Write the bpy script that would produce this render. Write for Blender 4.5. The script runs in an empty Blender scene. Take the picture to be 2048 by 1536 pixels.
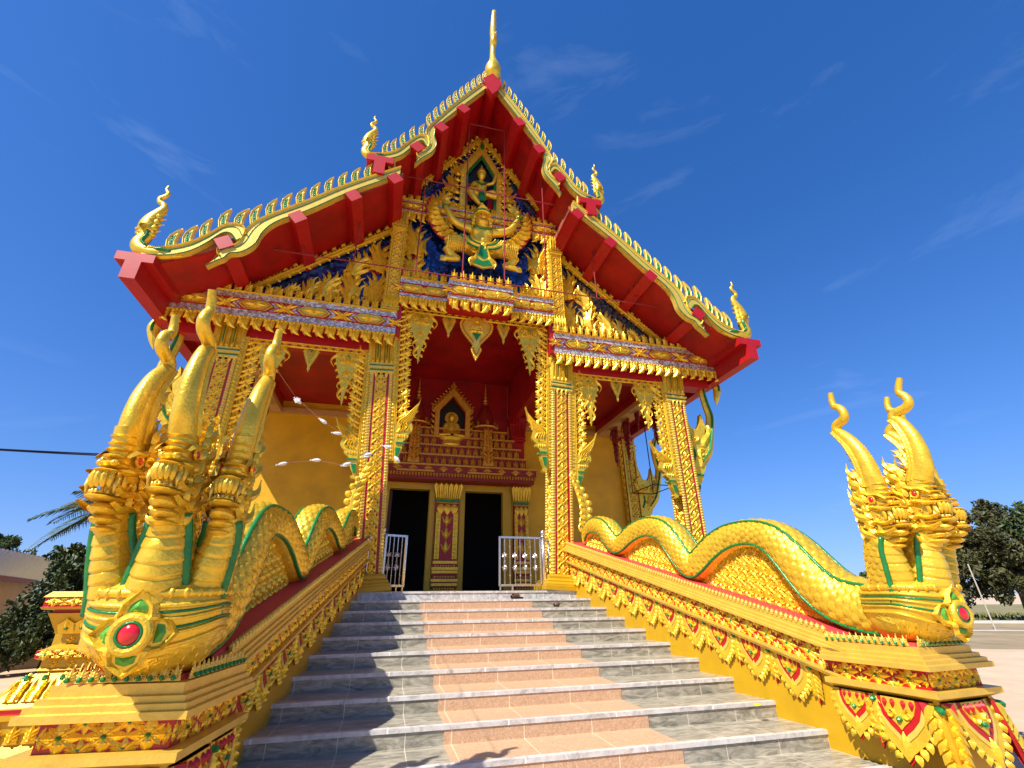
import bpy, math, random
import numpy as np
from mathutils import Vector, Matrix
random.seed(7); rng = np.random.default_rng(7)
R = math.radians
scn = bpy.context.scene
COL = scn.collection

# ------------------------------------------------------------------ camera
CAM = np.array([-1.815, -10.683, -0.145]); YAW, PIT, ROL, FPX = 0.256, 0.436, -0.011, 920.3
Fv = np.array([math.sin(YAW)*math.cos(PIT), math.cos(YAW)*math.cos(PIT), math.sin(PIT)])
Rv = np.array([math.cos(YAW), -math.sin(YAW), 0.0]); Uv = np.cross(Rv, Fv)
r_ = Rv*math.cos(ROL)+Uv*math.sin(ROL); u_ = -Rv*math.sin(ROL)+Uv*math.cos(ROL)
cd = bpy.data.cameras.new("camera"); cam = bpy.data.objects.new("camera", cd); COL.objects.link(cam)
cam.matrix_world = Matrix(((r_[0], u_[0], -Fv[0], CAM[0]), (r_[1], u_[1], -Fv[1], CAM[1]), (r_[2], u_[2], -Fv[2], CAM[2]), (0, 0, 0, 1)))
cd.sensor_width = 36.0; cd.lens = FPX*36.0/2048; cd.clip_start = 0.05; cd.clip_end = 3000
scn.camera = cam

# ------------------------------------------------------------------ sky, sun, exposure
SUN = Vector((-0.548, -0.354, 0.758)).normalized()
SUN_STRENGTH, SKY_STRENGTH, EXPO = 5.0, 0.10, 0.75
w = bpy.data.worlds.new("World"); scn.world = w; w.use_nodes = True
nt = w.node_tree; nt.nodes.clear()
def NN(t, x=0, y=0, **k):
    n = nt.nodes.new(t)
    for a, b in k.items(): setattr(n, a, b)
    return n
out = NN('ShaderNodeOutputWorld'); bg = NN('ShaderNodeBackground'); sky = NN('ShaderNodeTexSky', sky_type='NISHITA')
sky.sun_disc = False; sky.sun_elevation = math.asin(SUN.z); sky.sun_rotation = math.atan2(SUN.x, SUN.y)
sky.altitude = 200; sky.air_density = 1.0; sky.dust_density = 0.25; sky.ozone_density = 2.6
hs = NN('ShaderNodeHueSaturation'); hs.inputs['Saturation'].default_value = 1.27; hs.inputs['Value'].default_value = 1.3
tc = NN('ShaderNodeTexCoord'); mp = NN('ShaderNodeMapping'); mp.inputs['Scale'].default_value = (1.6, 1.6, 7.0); mp.inputs['Rotation'].default_value = (0.12, 0.10, 0.5); mp.inputs['Location'].default_value = (3.1, 1.7, 0.6)
nz = NN('ShaderNodeTexNoise'); nz.inputs['Scale'].default_value = 1.6; nz.inputs['Detail'].default_value = 9; nz.inputs['Roughness'].default_value = 0.62; nz.inputs['Distortion'].default_value = 0.7
rp = NN('ShaderNodeValToRGB'); rp.color_ramp.elements[0].position = 0.58; rp.color_ramp.elements[1].position = 0.80
ml = NN('ShaderNodeMath', operation='MULTIPLY'); ml.inputs[1].default_value = 0.065
mx = NN('ShaderNodeMix', data_type='RGBA'); mx.inputs['B'].default_value = (7.5, 8.6, 10.0, 1)
L = nt.links.new
tint = NN('ShaderNodeMix', data_type='RGBA', blend_type='MULTIPLY'); tint.inputs['Factor'].default_value = 1.0; tint.inputs['B'].default_value = (1.0, 0.98, 1.17, 1); spc = NN('ShaderNodeSeparateColor'); cmc = NN('ShaderNodeCombineColor'); L(sky.outputs[0], spc.inputs[0])
for i, mk in enumerate((4.0, 6.2, 10.5)):          # soft shoulder so that the horizon keeps its blue
    d1 = NN('ShaderNodeMath', operation='DIVIDE'); d1.inputs[1].default_value = mk; a1 = NN('ShaderNodeMath', operation='ADD'); a1.inputs[1].default_value = 1.0; q1 = NN('ShaderNodeMath', operation='DIVIDE')
    L(spc.outputs[i], d1.inputs[0]); L(d1.outputs[0], a1.inputs[0]); L(spc.outputs[i], q1.inputs[0]); L(a1.outputs[0], q1.inputs[1]); L(q1.outputs[0], cmc.inputs[i])
L(cmc.outputs[0], tint.inputs['A']); L(tint.outputs['Result'], hs.inputs['Color']); L(tc.outputs['Generated'], mp.inputs[0]); L(mp.outputs[0], nz.inputs['Vector']); L(nz.outputs['Fac'], rp.inputs[0])
L(rp.outputs[0], ml.inputs[0]); L(ml.outputs[0], mx.inputs['Factor']); L(hs.outputs[0], mx.inputs['A']); L(mx.outputs['Result'], bg.inputs['Color'])
bg.inputs['Strength'].default_value = SKY_STRENGTH; L(bg.outputs[0], out.inputs[0])
sd = bpy.data.lights.new("sun", 'SUN'); sd.energy = SUN_STRENGTH; sd.angle = R(0.53); sd.color = (1.0, 0.95, 0.86)
so = bpy.data.objects.new("sun", sd); COL.objects.link(so); so.rotation_euler = SUN.to_track_quat('Z', 'Y').to_euler(); so.location = (-20, -20, 30)
scn.view_settings.view_transform = 'Standard'; scn.view_settings.look = 'None'; scn.view_settings.gamma = 1; scn.view_settings.use_curve_mapping = False
scn.view_settings.exposure = EXPO

# ------------------------------------------------------------------ materials
def mat(name, col, rough=0.5, metal=0.0, var=0.0, vscale=6.0, bump=0.0, bscale=40.0, spec=0.5, coat=0.0, col2=None):
    m = bpy.data.materials.new(name); m.use_nodes = True; t = m.node_tree; p = t.nodes['Principled BSDF']
    p.inputs['Base Color'].default_value = (*col, 1); p.inputs['Roughness'].default_value = rough; p.inputs['Metallic'].default_value = metal
    p.inputs['Specular IOR Level'].default_value = spec; p.inputs['Coat Weight'].default_value = coat; p.inputs['Coat Roughness'].default_value = 0.15
    tcn = t.nodes.new('ShaderNodeTexCoord')
    if var or col2:
        n = t.nodes.new('ShaderNodeTexNoise'); n.inputs['Scale'].default_value = vscale; n.inputs['Detail'].default_value = 6; n.inputs['Roughness'].default_value = 0.65
        t.links.new(tcn.outputs['Object'], n.inputs['Vector'])
        rm = t.nodes.new('ShaderNodeValToRGB'); rm.color_ramp.elements[0].position = 0.3; rm.color_ramp.elements[1].position = 0.7
        c2 = col2 or tuple(c*(1-var) for c in col); c1 = tuple(min(1, c*(1+var*0.5)) for c in col) if not col2 else col
        rm.color_ramp.elements[0].color = (*c2, 1); rm.color_ramp.elements[1].color = (*c1, 1)
        t.links.new(n.outputs['Fac'], rm.inputs[0]); t.links.new(rm.outputs[0], p.inputs['Base Color'])
    if bump:
        b = t.nodes.new('ShaderNodeBump'); b.inputs['Strength'].default_value = bump; b.inputs['Distance'].default_value = 0.02
        n2 = t.nodes.new('ShaderNodeTexNoise'); n2.inputs['Scale'].default_value = bscale; n2.inputs['Detail'].default_value = 5
        t.links.new(tcn.outputs['Object'], n2.inputs['Vector']); t.links.new(n2.outputs['Fac'], b.inputs['Height']); t.links.new(b.outputs[0], p.inputs['Normal'])
    return m
def nodes_of(m): return m.node_tree, m.node_tree.nodes['Principled BSDF']
GOLD = mat('gold_paint', (0.86, 0.56, 0.04), 0.30, 0.5, 0.22, 9.0, 0.3, 45)
GOLDL = mat('light_gold_paint', (0.76, 0.54, 0.09), 0.34, 0.35, 0.14, 9.0, 0.15, 45)
YEL = mat('yellow_wall_paint', (0.78, 0.42, 0.001), 0.55, 0.0, 0.24, 1.1, 0.12, 60)
SATG = mat('satin_gold_moulding', (0.74, 0.48, 0.07), 0.38, 0.4, 0.15, 7.0, 0.2, 40)
YELG = mat('satin_gold_wall_paint', (0.56, 0.32, 0.006), 0.42, 0.2, 0.10, 2.5, 0.12, 60)
RED = mat('red_paint', (0.40, 0.004, 0.006), 0.45, 0.0, 0.15, 5.0, 0.06, 60)
REDS = mat('soffit_red_paint', (0.36, 0.002, 0.003), 0.5, 0.0, 0.4, 1.6, 0.06, 60)
PINK = mat('faded_red_paint', (0.62, 0.045, 0.045), 0.6, 0.0, 0.12, 5.0, 0.05, 60)
GRN = mat('green_enamel', (0.012, 0.20, 0.045), 0.28, 0.15, 0.3, 14.0, 0.2, 60)
LGRN = mat('light_green_enamel', (0.10, 0.36, 0.03), 0.3, 0.1, 0.25, 14.0, 0.2, 60)
JRED = mat('red_jewel', (0.65, 0.008, 0.012), 0.16, 0.0, 0.05, 8.0, 0.0, coat=0.6)
BEIGE = mat('beige_cornice_paint', (0.55, 0.30, 0.10), 0.6, 0, 0.08, 3)
STEEL = mat('stainless_steel', (0.62, 0.60, 0.58), 0.25, 0.9, 0.05, 20)
BLACK = mat('black_metal', (0.012, 0.012, 0.014), 0.5, 0.2, 0.1, 10)
ROD = mat('red_steel_rod', (0.26, 0.012, 0.012), 0.55, 0.0, 0.2, 8)
DARK = mat('dark_interior', (0.012, 0.010, 0.009), 0.9, 0, 0.1, 3)  # near-black: the hall's lack of light is put into the colour
WHITE = mat('white_paper', (0.6, 0.6, 0.58), 0.7, 0, 0.05, 9)
TILE = mat('roof_tile', (0.30, 0.09, 0.04), 0.6, 0, 0.2, 5, 0.3, 18)
# mirror mosaic bands and blue glass mosaic
def mosaic(name, cols, scale, rough, metal, wob):
    m = mat(name, cols[0], rough, metal); t, p = nodes_of(m)
    tcn = t.nodes.new('ShaderNodeTexCoord'); v = t.nodes.new('ShaderNodeTexVoronoi'); v.inputs['Scale'].default_value = scale; v.distance = 'CHEBYCHEV'
    v.inputs['Randomness'].default_value = 0.35
    t.links.new(tcn.outputs['Object'], v.inputs['Vector'])
    rm = t.nodes.new('ShaderNodeValToRGB'); rm.color_ramp.interpolation = 'CONSTANT'; sep = t.nodes.new('ShaderNodeSeparateColor')
    t.links.new(v.outputs['Color'], sep.inputs[0]); t.links.new(sep.outputs[0], rm.inputs[0])
    els = rm.color_ramp.elements
    while len(els) < len(cols): els.new(0.5)
    for i, c in enumerate(cols): els[i].position = i/len(cols); els[i].color = (*c, 1)
    t.links.new(rm.outputs[0], p.inputs['Base Color'])
    vm = t.nodes.new('ShaderNodeVectorMath'); vm.operation = 'SUBTRACT'; vm.inputs[1].default_value = (.5, .5, .5)
    vs = t.nodes.new('ShaderNodeVectorMath'); vs.operation = 'SCALE'; vs.inputs['Scale'].default_value = wob
    ge = t.nodes.new('ShaderNodeNewGeometry'); va = t.nodes.new('ShaderNodeVectorMath'); va.operation = 'ADD'; vn = t.nodes.new('ShaderNodeVectorMath'); vn.operation = 'NORMALIZE'
    t.links.new(v.outputs['Color'], vm.inputs[0]); t.links.new(vm.outputs[0], vs.inputs[0]); t.links.new(ge.outputs['Normal'], va.inputs[0]); t.links.new(vs.outputs[0], va.inputs[1])
    t.links.new(va.outputs[0], vn.inputs[0]); t.links.new(vn.outputs[0], p.inputs['Normal'])
    return m
SILV = mosaic('mirror_mosaic', [(.62, .56, .48), (.34, .28, .23), (.74, .69, .60), (.48, .32, .26)], 26, 0.3, 0.45, 0.5)
BLUE = mosaic('blue_glass_mosaic', [(.005, .014, .09), (.008, .03, .18), (.003, .008, .04), (.02, .07, .28), (.004, .012, .07)], 13, 0.12, 0.2, 0.16)
BLUED = mosaic('dark_grey_mosaic', [(.02, .025, .05), (.06, .07, .1), (.10, .11, .14), (.03, .035, .06)], 16, 0.2, 0.3, 0.25)
# marble, pink granite, nosing, swirl tile
def stone(name, c1, c2, c3, scale, stretch, joint, rough=0.22):
    m = mat(name, c1, rough); t, p = nodes_of(m)
    tcn = t.nodes.new('ShaderNodeTexCoord'); mp = t.nodes.new('ShaderNodeMapping'); mp.inputs['Scale'].default_value = stretch; mp.inputs['Rotation'].default_value = (0.3, 0.55, 0.35)
    n = t.nodes.new('ShaderNodeTexNoise'); n.inputs['Scale'].default_value = scale; n.inputs['Detail'].default_value = 8; n.inputs['Roughness'].default_value = 0.68; n.inputs['Distortion'].default_value = 1.6
    rm = t.nodes.new('ShaderNodeValToRGB'); e = rm.color_ramp.elements; e[0].position = 0.32; e[0].color = (*c2, 1); e[1].position = 0.66; e[1].color = (*c3, 1); k = e.new(0.5); k.color = (*c1, 1)
    t.links.new(tcn.outputs['Object'], mp.inputs[0]); t.links.new(mp.outputs[0], n.inputs['Vector']); t.links.new(n.outputs['Fac'], rm.inputs[0])
    src = rm.outputs[0]
    if joint:   # thin tile joints every `joint` metres along the step
        sp = t.nodes.new('ShaderNodeSeparateXYZ'); t.links.new(tcn.outputs['Object'], sp.inputs[0])
        a = t.nodes.new('ShaderNodeMath'); a.operation = 'MULTIPLY_ADD'; a.inputs[1].default_value = 1/joint; a.inputs[2].default_value = 50.37
        f = t.nodes.new('ShaderNodeMath'); f.operation = 'FRACT'; g = t.nodes.new('ShaderNodeMath'); g.operation = 'LESS_THAN'; g.inputs[1].default_value = 0.012
        t.links.new(sp.outputs[0], a.inputs[0]); t.links.new(a.outputs[0], f.inputs[0]); t.links.new(f.outputs[0], g.inputs[0])
        mxn = t.nodes.new('ShaderNodeMix'); mxn.data_type = 'RGBA'; mxn.inputs['B'].default_value = (c3[0]*1.3, c3[1]*1.3, c3[2]*1.3, 1)
        t.links.new(g.outputs[0], mxn.inputs['Factor']); t.links.new(src, mxn.inputs['A']); src = mxn.outputs['Result']
    t.links.new(src, p.inputs['Base Color'])
    return m
MARB = stone('grey_green_marble', (0.30, 0.272, 0.205), (0.12, 0.112, 0.085), (0.50, 0.44, 0.34), 3.4, (1.0, 3.6, 3.6), 0.62, 0.3)
GRAN = stone('pink_granite', (0.52, 0.33, 0.19), (0.34, 0.20, 0.11), (0.66, 0.46, 0.30), 42, (1, 1, 1), 0.745, 0.35)
NOSE = stone('white_nosing', (0.55, 0.52, 0.48), (0.33, 0.31, 0.29), (0.66, 0.63, 0.59), 5, (1, 1, 1), 1.2, 0.4)
SWRL = stone('white_swirl_tile', (0.46, 0.46, 0.44), (0.20, 0.21, 0.22), (0.66, 0.65, 0.62), 4.2, (1, 1, 1), 0.6)
# ------------------------------------------------------------------ mesh builder
X3, Y3, Z3 = np.array([1., 0, 0]), np.array([0, 1., 0]), np.array([0, 0, 1.])
class MB:
    def __init__(s): s.v = []; s.f = []; s.m = []; s.n = 0
    def add(s, V, F, m=0):
        V = np.asarray(V, float).reshape(-1, 3); o = s.n; s.v.append(V); s.n += len(V)
        s.f += [tuple(i+o for i in f) for f in F]; s.m += (list(m) if isinstance(m, (list, np.ndarray)) else [m]*len(F)); return s
    def arr(s): return np.concatenate(s.v) if s.v else np.zeros((0, 3))
    def put(s, mo, O=(0, 0, 0), U=X3, V=Z3, N=-Y3, k=1.0, ku=1.0, kv=1.0, kn=1.0):
        A = mo.arr(); O = np.asarray(O, float); U, V, N = (np.asarray(q, float) for q in (U, V, N))
        s.add(O+np.outer(A[:, 0]*k*ku, U)+np.outer(A[:, 1]*k*kv, V)+np.outer(A[:, 2]*k*kn, N), mo.f, list(mo.m)); return s
    def map(s, fn):
        A = fn(s.arr()); s.v = [A]; return s
    def mirror(s):
        m = MB(); A = s.arr().copy(); A[:, 0] *= -1; m.add(A, [tuple(reversed(f)) for f in s.f], list(s.m)); return m
    def box(s, x0, x1, y0, y1, z0, z1, m=0):
        return s.add([(x0, y0, z0), (x1, y0, z0), (x1, y1, z0), (x0, y1, z0), (x0, y0, z1), (x1, y0, z1), (x1, y1, z1), (x0, y1, z1)],
                     [(0, 3, 2, 1), (4, 5, 6, 7), (0, 1, 5, 4), (1, 2, 6, 5), (2, 3, 7, 6), (3, 0, 4, 7)], m)
    def prism(s, poly, y0, y1, m=0, ms=None):      # polygon in x,z extruded along y
        n = len(poly); V = [(p[0], y0, p[1]) for p in poly]+[(p[0], y1, p[1]) for p in poly]
        s.add(V, [tuple(range(n)), tuple(range(2*n-1, n-1, -1))]+[(i, (i+1) % n, n+(i+1) % n, n+i) for i in range(n)], [m, m]+[m if ms is None else ms]*n); return s
    def tube(s, path, ra, rb=None, lat=None, n=10, m=0, cap=True, ang=0.0):
        P = np.asarray(path, float); k = len(P); T = np.gradient(P, axis=0); T /= np.linalg.norm(T, axis=1)[:, None]+1e-12
        ra = np.broadcast_to(ra, (k,)); rb = ra if rb is None else np.broadcast_to(rb, (k,))
        if lat is None:
            lat = np.cross(T[0], Z3); lat = X3 if np.linalg.norm(lat) < .1 else lat
        lat = np.asarray(lat, float); B = lat-np.outer(T@lat, np.ones(3))*T if lat.ndim == 1 else lat
        B = B/(np.linalg.norm(B, axis=1)[:, None]+1e-12); N = np.cross(B, T)
        a = np.linspace(0, 2*np.pi, n, endpoint=False)+ang
        V = (P[:, None, :]+B[:, None, :]*(np.cos(a)[None, :, None]*ra[:, None, None])+N[:, None, :]*(np.sin(a)[None, :, None]*rb[:, None, None])).reshape(-1, 3)
        F = [(i*n+j, i*n+(j+1) % n, (i+1)*n+(j+1) % n, (i+1)*n+j) for i in range(k-1) for j in range(n)]
        if cap: F += [tuple(range(n-1, -1, -1)), tuple((k-1)*n+j for j in range(n))]
        return s.add(V, F, m)
    def lathe(s, prof, c=(0, 0), n=16, m=0, sq=False, ex=1.0, ey=1.0, ang=0.0):   # prof: (r,z); sq: square section
        a = (np.array([45, 135, 225, 315])*np.pi/180+ang) if sq else np.linspace(0, 2*np.pi, n, endpoint=False)+ang
        n = len(a); kf = math.sqrt(2) if sq else 1
        V = [(c[0]+r*kf*math.cos(t)*ex, c[1]+r*kf*math.sin(t)*ey, z) for r, z in prof for t in a]
        F = [(i*n+j, i*n+(j+1) % n, (i+1)*n+(j+1) % n, (i+1)*n+j) for i in range(len(prof)-1) for j in range(n)]
        mm = m if not isinstance(m, list) else [m[i] for i in range(len(prof)-1) for j in range(n)]
        F += [tuple(range(n-1, -1, -1)), tuple((len(prof)-1)*n+j for j in range(n))]
        if isinstance(mm, list): mm = mm+[m[0], m[-1]]
        return s.add(V, F, mm)
    def ell(s, c, r, m=0, nu=10, nv=7, ax=None):
        ax = (X3, Y3, Z3) if ax is None else ax; V = []
        for i in range(nv+1):
            t = math.pi*i/nv
            for j in range(nu):
                p = 2*math.pi*j/nu; q = (r[0]*math.sin(t)*math.cos(p), r[1]*math.sin(t)*math.sin(p), r[2]*math.cos(t))
                V.append(np.asarray(c)+q[0]*ax[0]+q[1]*ax[1]+q[2]*ax[2])
        F = [(i*nu+j, (i+1)*nu+j, (i+1)*nu+(j+1) % nu, i*nu+(j+1) % nu) for i in range(nv) for j in range(nu)]
        return s.add(V, F, m)
    def build(s, name, mats, parent=None, smooth=False, label=None, loc=None, stuff=False):
        me = bpy.data.meshes.new(name); me.from_pydata([tuple(p) for p in s.arr()], [], s.f)
        mats = mats if isinstance(mats, (list, tuple)) else [mats]
        for q in mats: me.materials.append(q)
        me.polygons.foreach_set('material_index', np.array(s.m, dtype=np.int32))
        if smooth: me.polygons.foreach_set('use_smooth', np.ones(len(s.f), dtype=bool))
        me.update(); o = bpy.data.objects.new(name, me); COL.objects.link(o)
        if parent is not None: o.parent = parent
        if label: o['label'] = label
        if loc is not None: o.location = loc
        if stuff: o['kind'] = 'stuff'
        return o
def thing(name, label, cat, loc=(0, 0, 0), group=None):
    o = bpy.data.objects.new(name, None); COL.objects.link(o); o.location = loc; o.empty_display_size = 0.2
    o['label'] = label; o['category'] = cat
    if group: o['group'] = group
    return o
def tag(o, label, cat, group=None):
    o['label'] = label; o['category'] = cat
    if group: o['group'] = group
    return o
def crv(pts, n=6):                                # Catmull-Rom through points
    P = np.asarray(pts, float); Q = np.vstack([2*P[0]-P[1], P, 2*P[-1]-P[-2]]); out = []
    for i in range(1, len(Q)-2):
        a, b, c, d = Q[i-1:i+3]
        for t in np.linspace(0, 1, n, endpoint=False):
            out.append(.5*((2*b)+(c-a)*t+(2*a-5*b+4*c-d)*t*t+(3*b-a-3*c+d)*t**3))
    out.append(P[-1]); return np.array(out)
def lerp(vals, k): return np.interp(np.linspace(0, 1, k), np.linspace(0, 1, len(vals)), vals)

# ------------------------------------------------------------------ carved ornament (u, v, n)
def rib(mb, pts, w, h, m=0, both=False, n0=0.0):
    P = np.asarray(pts, float); k = len(P); T = np.gradient(P, axis=0); T /= np.linalg.norm(T, axis=1)[:, None]+1e-12
    Nn = np.stack([-T[:, 1], T[:, 0]], 1); w = np.broadcast_to(w, (k,)); hh = np.broadcast_to(h, (k,))*np.clip(w/(w.max()+1e-9), .15, 1)
    z = np.full(k, n0)
    rows = [np.column_stack([P+Nn*w[:, None]*.5, z]), np.column_stack([P, z+hh]), np.column_stack([P-Nn*w[:, None]*.5, z])]
    if both: rows.append(np.column_stack([P, z-hh]))
    r = len(rows); V = np.stack(rows, 1).reshape(-1, 3); F = []
    for i in range(k-1):
        for j in range(r if both else r-1):
            a, b = i*r+j, i*r+(j+1) % r; F.append((a, b, b+r, a+r))
    return mb.add(V, F, m)
LW = [.35, .8, 1, .92, .7, .4, .03]
def leaf(mb, x, y, ang, H, W, h, m=0, n0=0, both=False, bend=0.0):
    t = np.linspace(0, 1, 7); a = ang+bend*t; d = np.stack([np.cos(a), np.sin(a)], 1)*H/6
    P = np.array([x, y])+np.vstack([[0, 0], np.cumsum(d[:-1], 0)]); return rib(mb, P, np.array(LW)*W, h, m, both, n0)
def flame(mb, x, y, ang, H, W, h, s=1, m=0, n0=0, both=False, amp=.9):
    t = np.linspace(0, 1, 12); a = ang+s*amp*np.sin(t*2*np.pi*.95+.2)*(.5+.7*t); d = np.stack([np.cos(a), np.sin(a)], 1)*H/11
    P = np.array([x, y])+np.vstack([[0, 0], np.cumsum(d[:-1], 0)])
    return rib(mb, P, np.array([.45, .8, 1, .98, .9, .78, .64, .5, .37, .25, .13, .02])*W, h, m, both, n0)
def spiral(mb, x, y, r, turns, w, h, s=1, a0=0, m=0, n0=0, both=False):
    k = int(9*turns)+5; t = np.linspace(0, 1, k); rr = r*(1-.9*t); a = a0+s*turns*2*np.pi*t
    return rib(mb, np.stack([x+rr*np.cos(a), y+rr*np.sin(a)], 1), w*(1-.55*t), h, m, both, n0)
def bead(mb, x, y, r, h, m=0, n0=0, k=6):
    a = np.linspace(0, 2*np.pi, k, endpoint=False)
    V = [(x+r*math.cos(t), y+r*math.sin(t), n0) for t in a]+[(x+.7*r*math.cos(t), y+.7*r*math.sin(t), n0+.75*h) for t in a]+[(x, y, n0+h)]
    return mb.add(V, [(i, (i+1) % k, k+(i+1) % k, k+i) for i in range(k)]+[(k+i, k+(i+1) % k, 2*k) for i in range(k)], m)
def plate(mb, poly, h, m=0, n0=0.0, back=False, ms=None):
    n = len(poly); V = [(p[0], p[1], n0+h) for p in poly]+[(p[0], p[1], n0) for p in poly]; F = [tuple(range(n))]+[(i, n+i, n+(i+1) % n, (i+1) % n) for i in range(n)]
    if back: F.append(tuple(range(2*n-1, n-1, -1)))
    return mb.add(V, F, [m]+[m if ms is None else ms]*n+([m] if back else []))
def pyr(mb, poly, h, m=0, n0=0.0):
    n = len(poly); c = np.mean(np.asarray(poly, float), 0); V = [(p[0], p[1], n0) for p in poly]+[(c[0], c[1], n0+h)]
    return mb.add(V, [(i, (i+1) % n, n) for i in range(n)], m)
# material slots for ornament meshes
G4 = [GOLD, RED, GRN, GOLDL]
def motif_kanok(H=1.0, side=1):                      # carved flame: a fan of S-curved tongues over a scroll
    m = MB(); t = np.linspace(0, 1, 16)
    def tongue(x0, z0, dx, h, w, ph, dz=0, n0=.0):
        x = x0+dx*t**1.3+side*.085*h*np.sin(2*np.pi*(t*.95+ph))*(.35+.65*t); z = z0+h*t
        rib(m, np.stack([x, z], 1)*H, np.interp(t, [0, .12, .35, .6, .85, 1], [.5, .85, 1, .7, .32, .02])*w*H, w*.5*H, 0, False, n0)
    for dx, h, w, z0, n0 in ((-.26, .56, .16, .04, .0), (.28, .60, .16, .02, .0), (-.13, .78, .17, .10, .02), (.14, .82, .17, .10, .02), (.0, 1.0, .21, 0, .05)): tongue(side*dx*.25, z0, side*dx, h, w, .0 if dx*side >= 0 else .06, 0, n0)
    o = crv([(-.10, -.02), (.12, -.02), (.22, .2), (.2, .42), (.1, .62), (.06, .8), (-.02, .66), (-.16, .5), (-.2, .2)], 3)*np.array([side*H, H]); plate(m, [tuple(q) for q in o], .012, 1)
    for dx, z0, h in ((-.16, .42, .3), (.17, .46, .3), (-.12, .62, .24), (.12, .68, .22)): tongue(side*dx*.5, z0, side*dx*1.1, h, .10, .1, 0, .045)
    spiral(m, side*H*.15, H*.06, H*.11, 1.4, H*.06, H*.07, side, R(200), 0, .04*H); spiral(m, -side*H*.14, H*.05, H*.09, 1.2, H*.05, H*.06, -side, R(-20), 0, .03*H); return m
def motif_flower(s=1.0, gem=2):                      # lozenge flower of a frieze
    m = MB()
    for a in range(4): leaf(m, 0, 0, a*math.pi/2, .56*s, .34*s, .13*s)
    for a in range(4): leaf(m, 0, 0, a*math.pi/2+math.pi/4, .44*s, .26*s, .11*s)
    for a in range(8): bead(m, .2*s*math.cos(a*math.pi/4+.39), .2*s*math.sin(a*math.pi/4+.39), .05*s, .08*s, 0, .03*s)
    bead(m, 0, 0, .075*s, .14*s, gem, .03*s); return m
def motif_halfflower(s=1.0):
    m = MB()
    for a in (20, 55, 90, 125, 160): leaf(m, 0, 0, R(a), .42*s if a != 90 else .5*s, .2*s, .09*s)
    spiral(m, .27*s, .06*s, .1*s, 1, .06*s, .06*s, 1, R(90)); spiral(m, -.27*s, .06*s, .1*s, 1, .06*s, .06*s, -1, R(90)); bead(m, 0, .08*s, .07*s, .1*s, 2); return m
def motif_spike(W=.2, H=.34):                        # upright pointed leaf of a cresting
    m = MB(); plate(m, [(-W*.46, 0), (W*.46, 0), (W*.40, H*.25), (W*.16, H*.6), (0, H), (-W*.16, H*.6), (-W*.40, H*.25)], .03)
    leaf(m, 0, H*.05, R(90), H*.9, W*.42, .05, 0, .03)
    for sg in (-1, 1):
        for q in (.08, .26, .44): leaf(m, sg*W*.08, H*q, R(90)-sg*R(38), H*.34, W*.26, .04, 0, .03)
    bead(m, 0, H*.14, W*.12, .05, 0, .05); return m
def motif_fringe(W=.26, H=.36, s=1):                 # hanging hooked leaf
    m = MB(); plate(m, [(-W*.48, 0), (W*.48, 0), (W*.42, -H*.35), (W*.15, -H*.62), (-s*W*.05, -H*.78), (-W*.36, -H*.4)], .04)
    leaf(m, 0, -H*.12, R(-90), H*.9, W*.5, .06, 0, .04, False, s*1.2)
    for sg in (-1, 1):
        for q in (.05, .22): leaf(m, sg*W*.12, -H*q, R(-90)+sg*R(42), H*.4, W*.3, .05, 0, .04, False, sg*-.5)
    for q in (-.3, 0, .3): bead(m, q*W, -H*.06, W*.13, .06, 0, .03)
    return m
def motif_hex(Lh=.42, Hh=.13):
    m = MB(); o = [(-Lh, 0), (-Lh*.62, Hh), (Lh*.62, Hh), (Lh, 0), (Lh*.62, -Hh), (-Lh*.62, -Hh)]
    sc = lambda k: [(x*k, y*k) for x, y in o]
    plate(m, [(x*1.1, y*1.2) for x, y in o], .012, 1); plate(m, o, .03, 0); plate(m, sc(.86), .022, 1, .012); plate(m, sc(.80), .05, 0)
    for q in (-1, 1):
        leaf(m, 0, 0, 0 if q > 0 else math.pi, Lh*.62, Hh*.7, .05, 0, .045)
        for a in (35, -35): leaf(m, 0, 0, R(a) if q > 0 else R(180+a), Lh*.34, Hh*.5, .04, 0, .045)
    mo = motif_flower(Hh*1.7, 0); m.put(mo, (0, 0, .045), X3, Y3, Z3); return m
def motif_star(Lh=.3, Hh=.13):
    m = MB(); plate(m, [(-Lh*1.12, Hh*1.05), (0, Hh*1.05), (Lh*1.12, Hh*1.05), (Lh*.5, 0), (Lh*1.12, -Hh*1.05), (-Lh*1.12, -Hh*1.05), (-Lh*.5, 0)], .01, 1)
    for a in range(16): leaf(m, 0, 0, a*math.pi/8, (Lh*.85 if a % 4 == 2 else Hh*.95) if a % 2 == 0 else Hh*.75, Hh*.5, .045, 0, .012)
    for sx in (-1, 1):
        for sy in (-1, 1): leaf(m, sx*Lh*.2, sy*Hh*.2, math.atan2(sy*Hh, sx*Lh), Lh*.9, Hh*.55, .04, 0, .012)
    bead(m, 0, 0, Hh*.36, .07, 0, .03); return m
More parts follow.
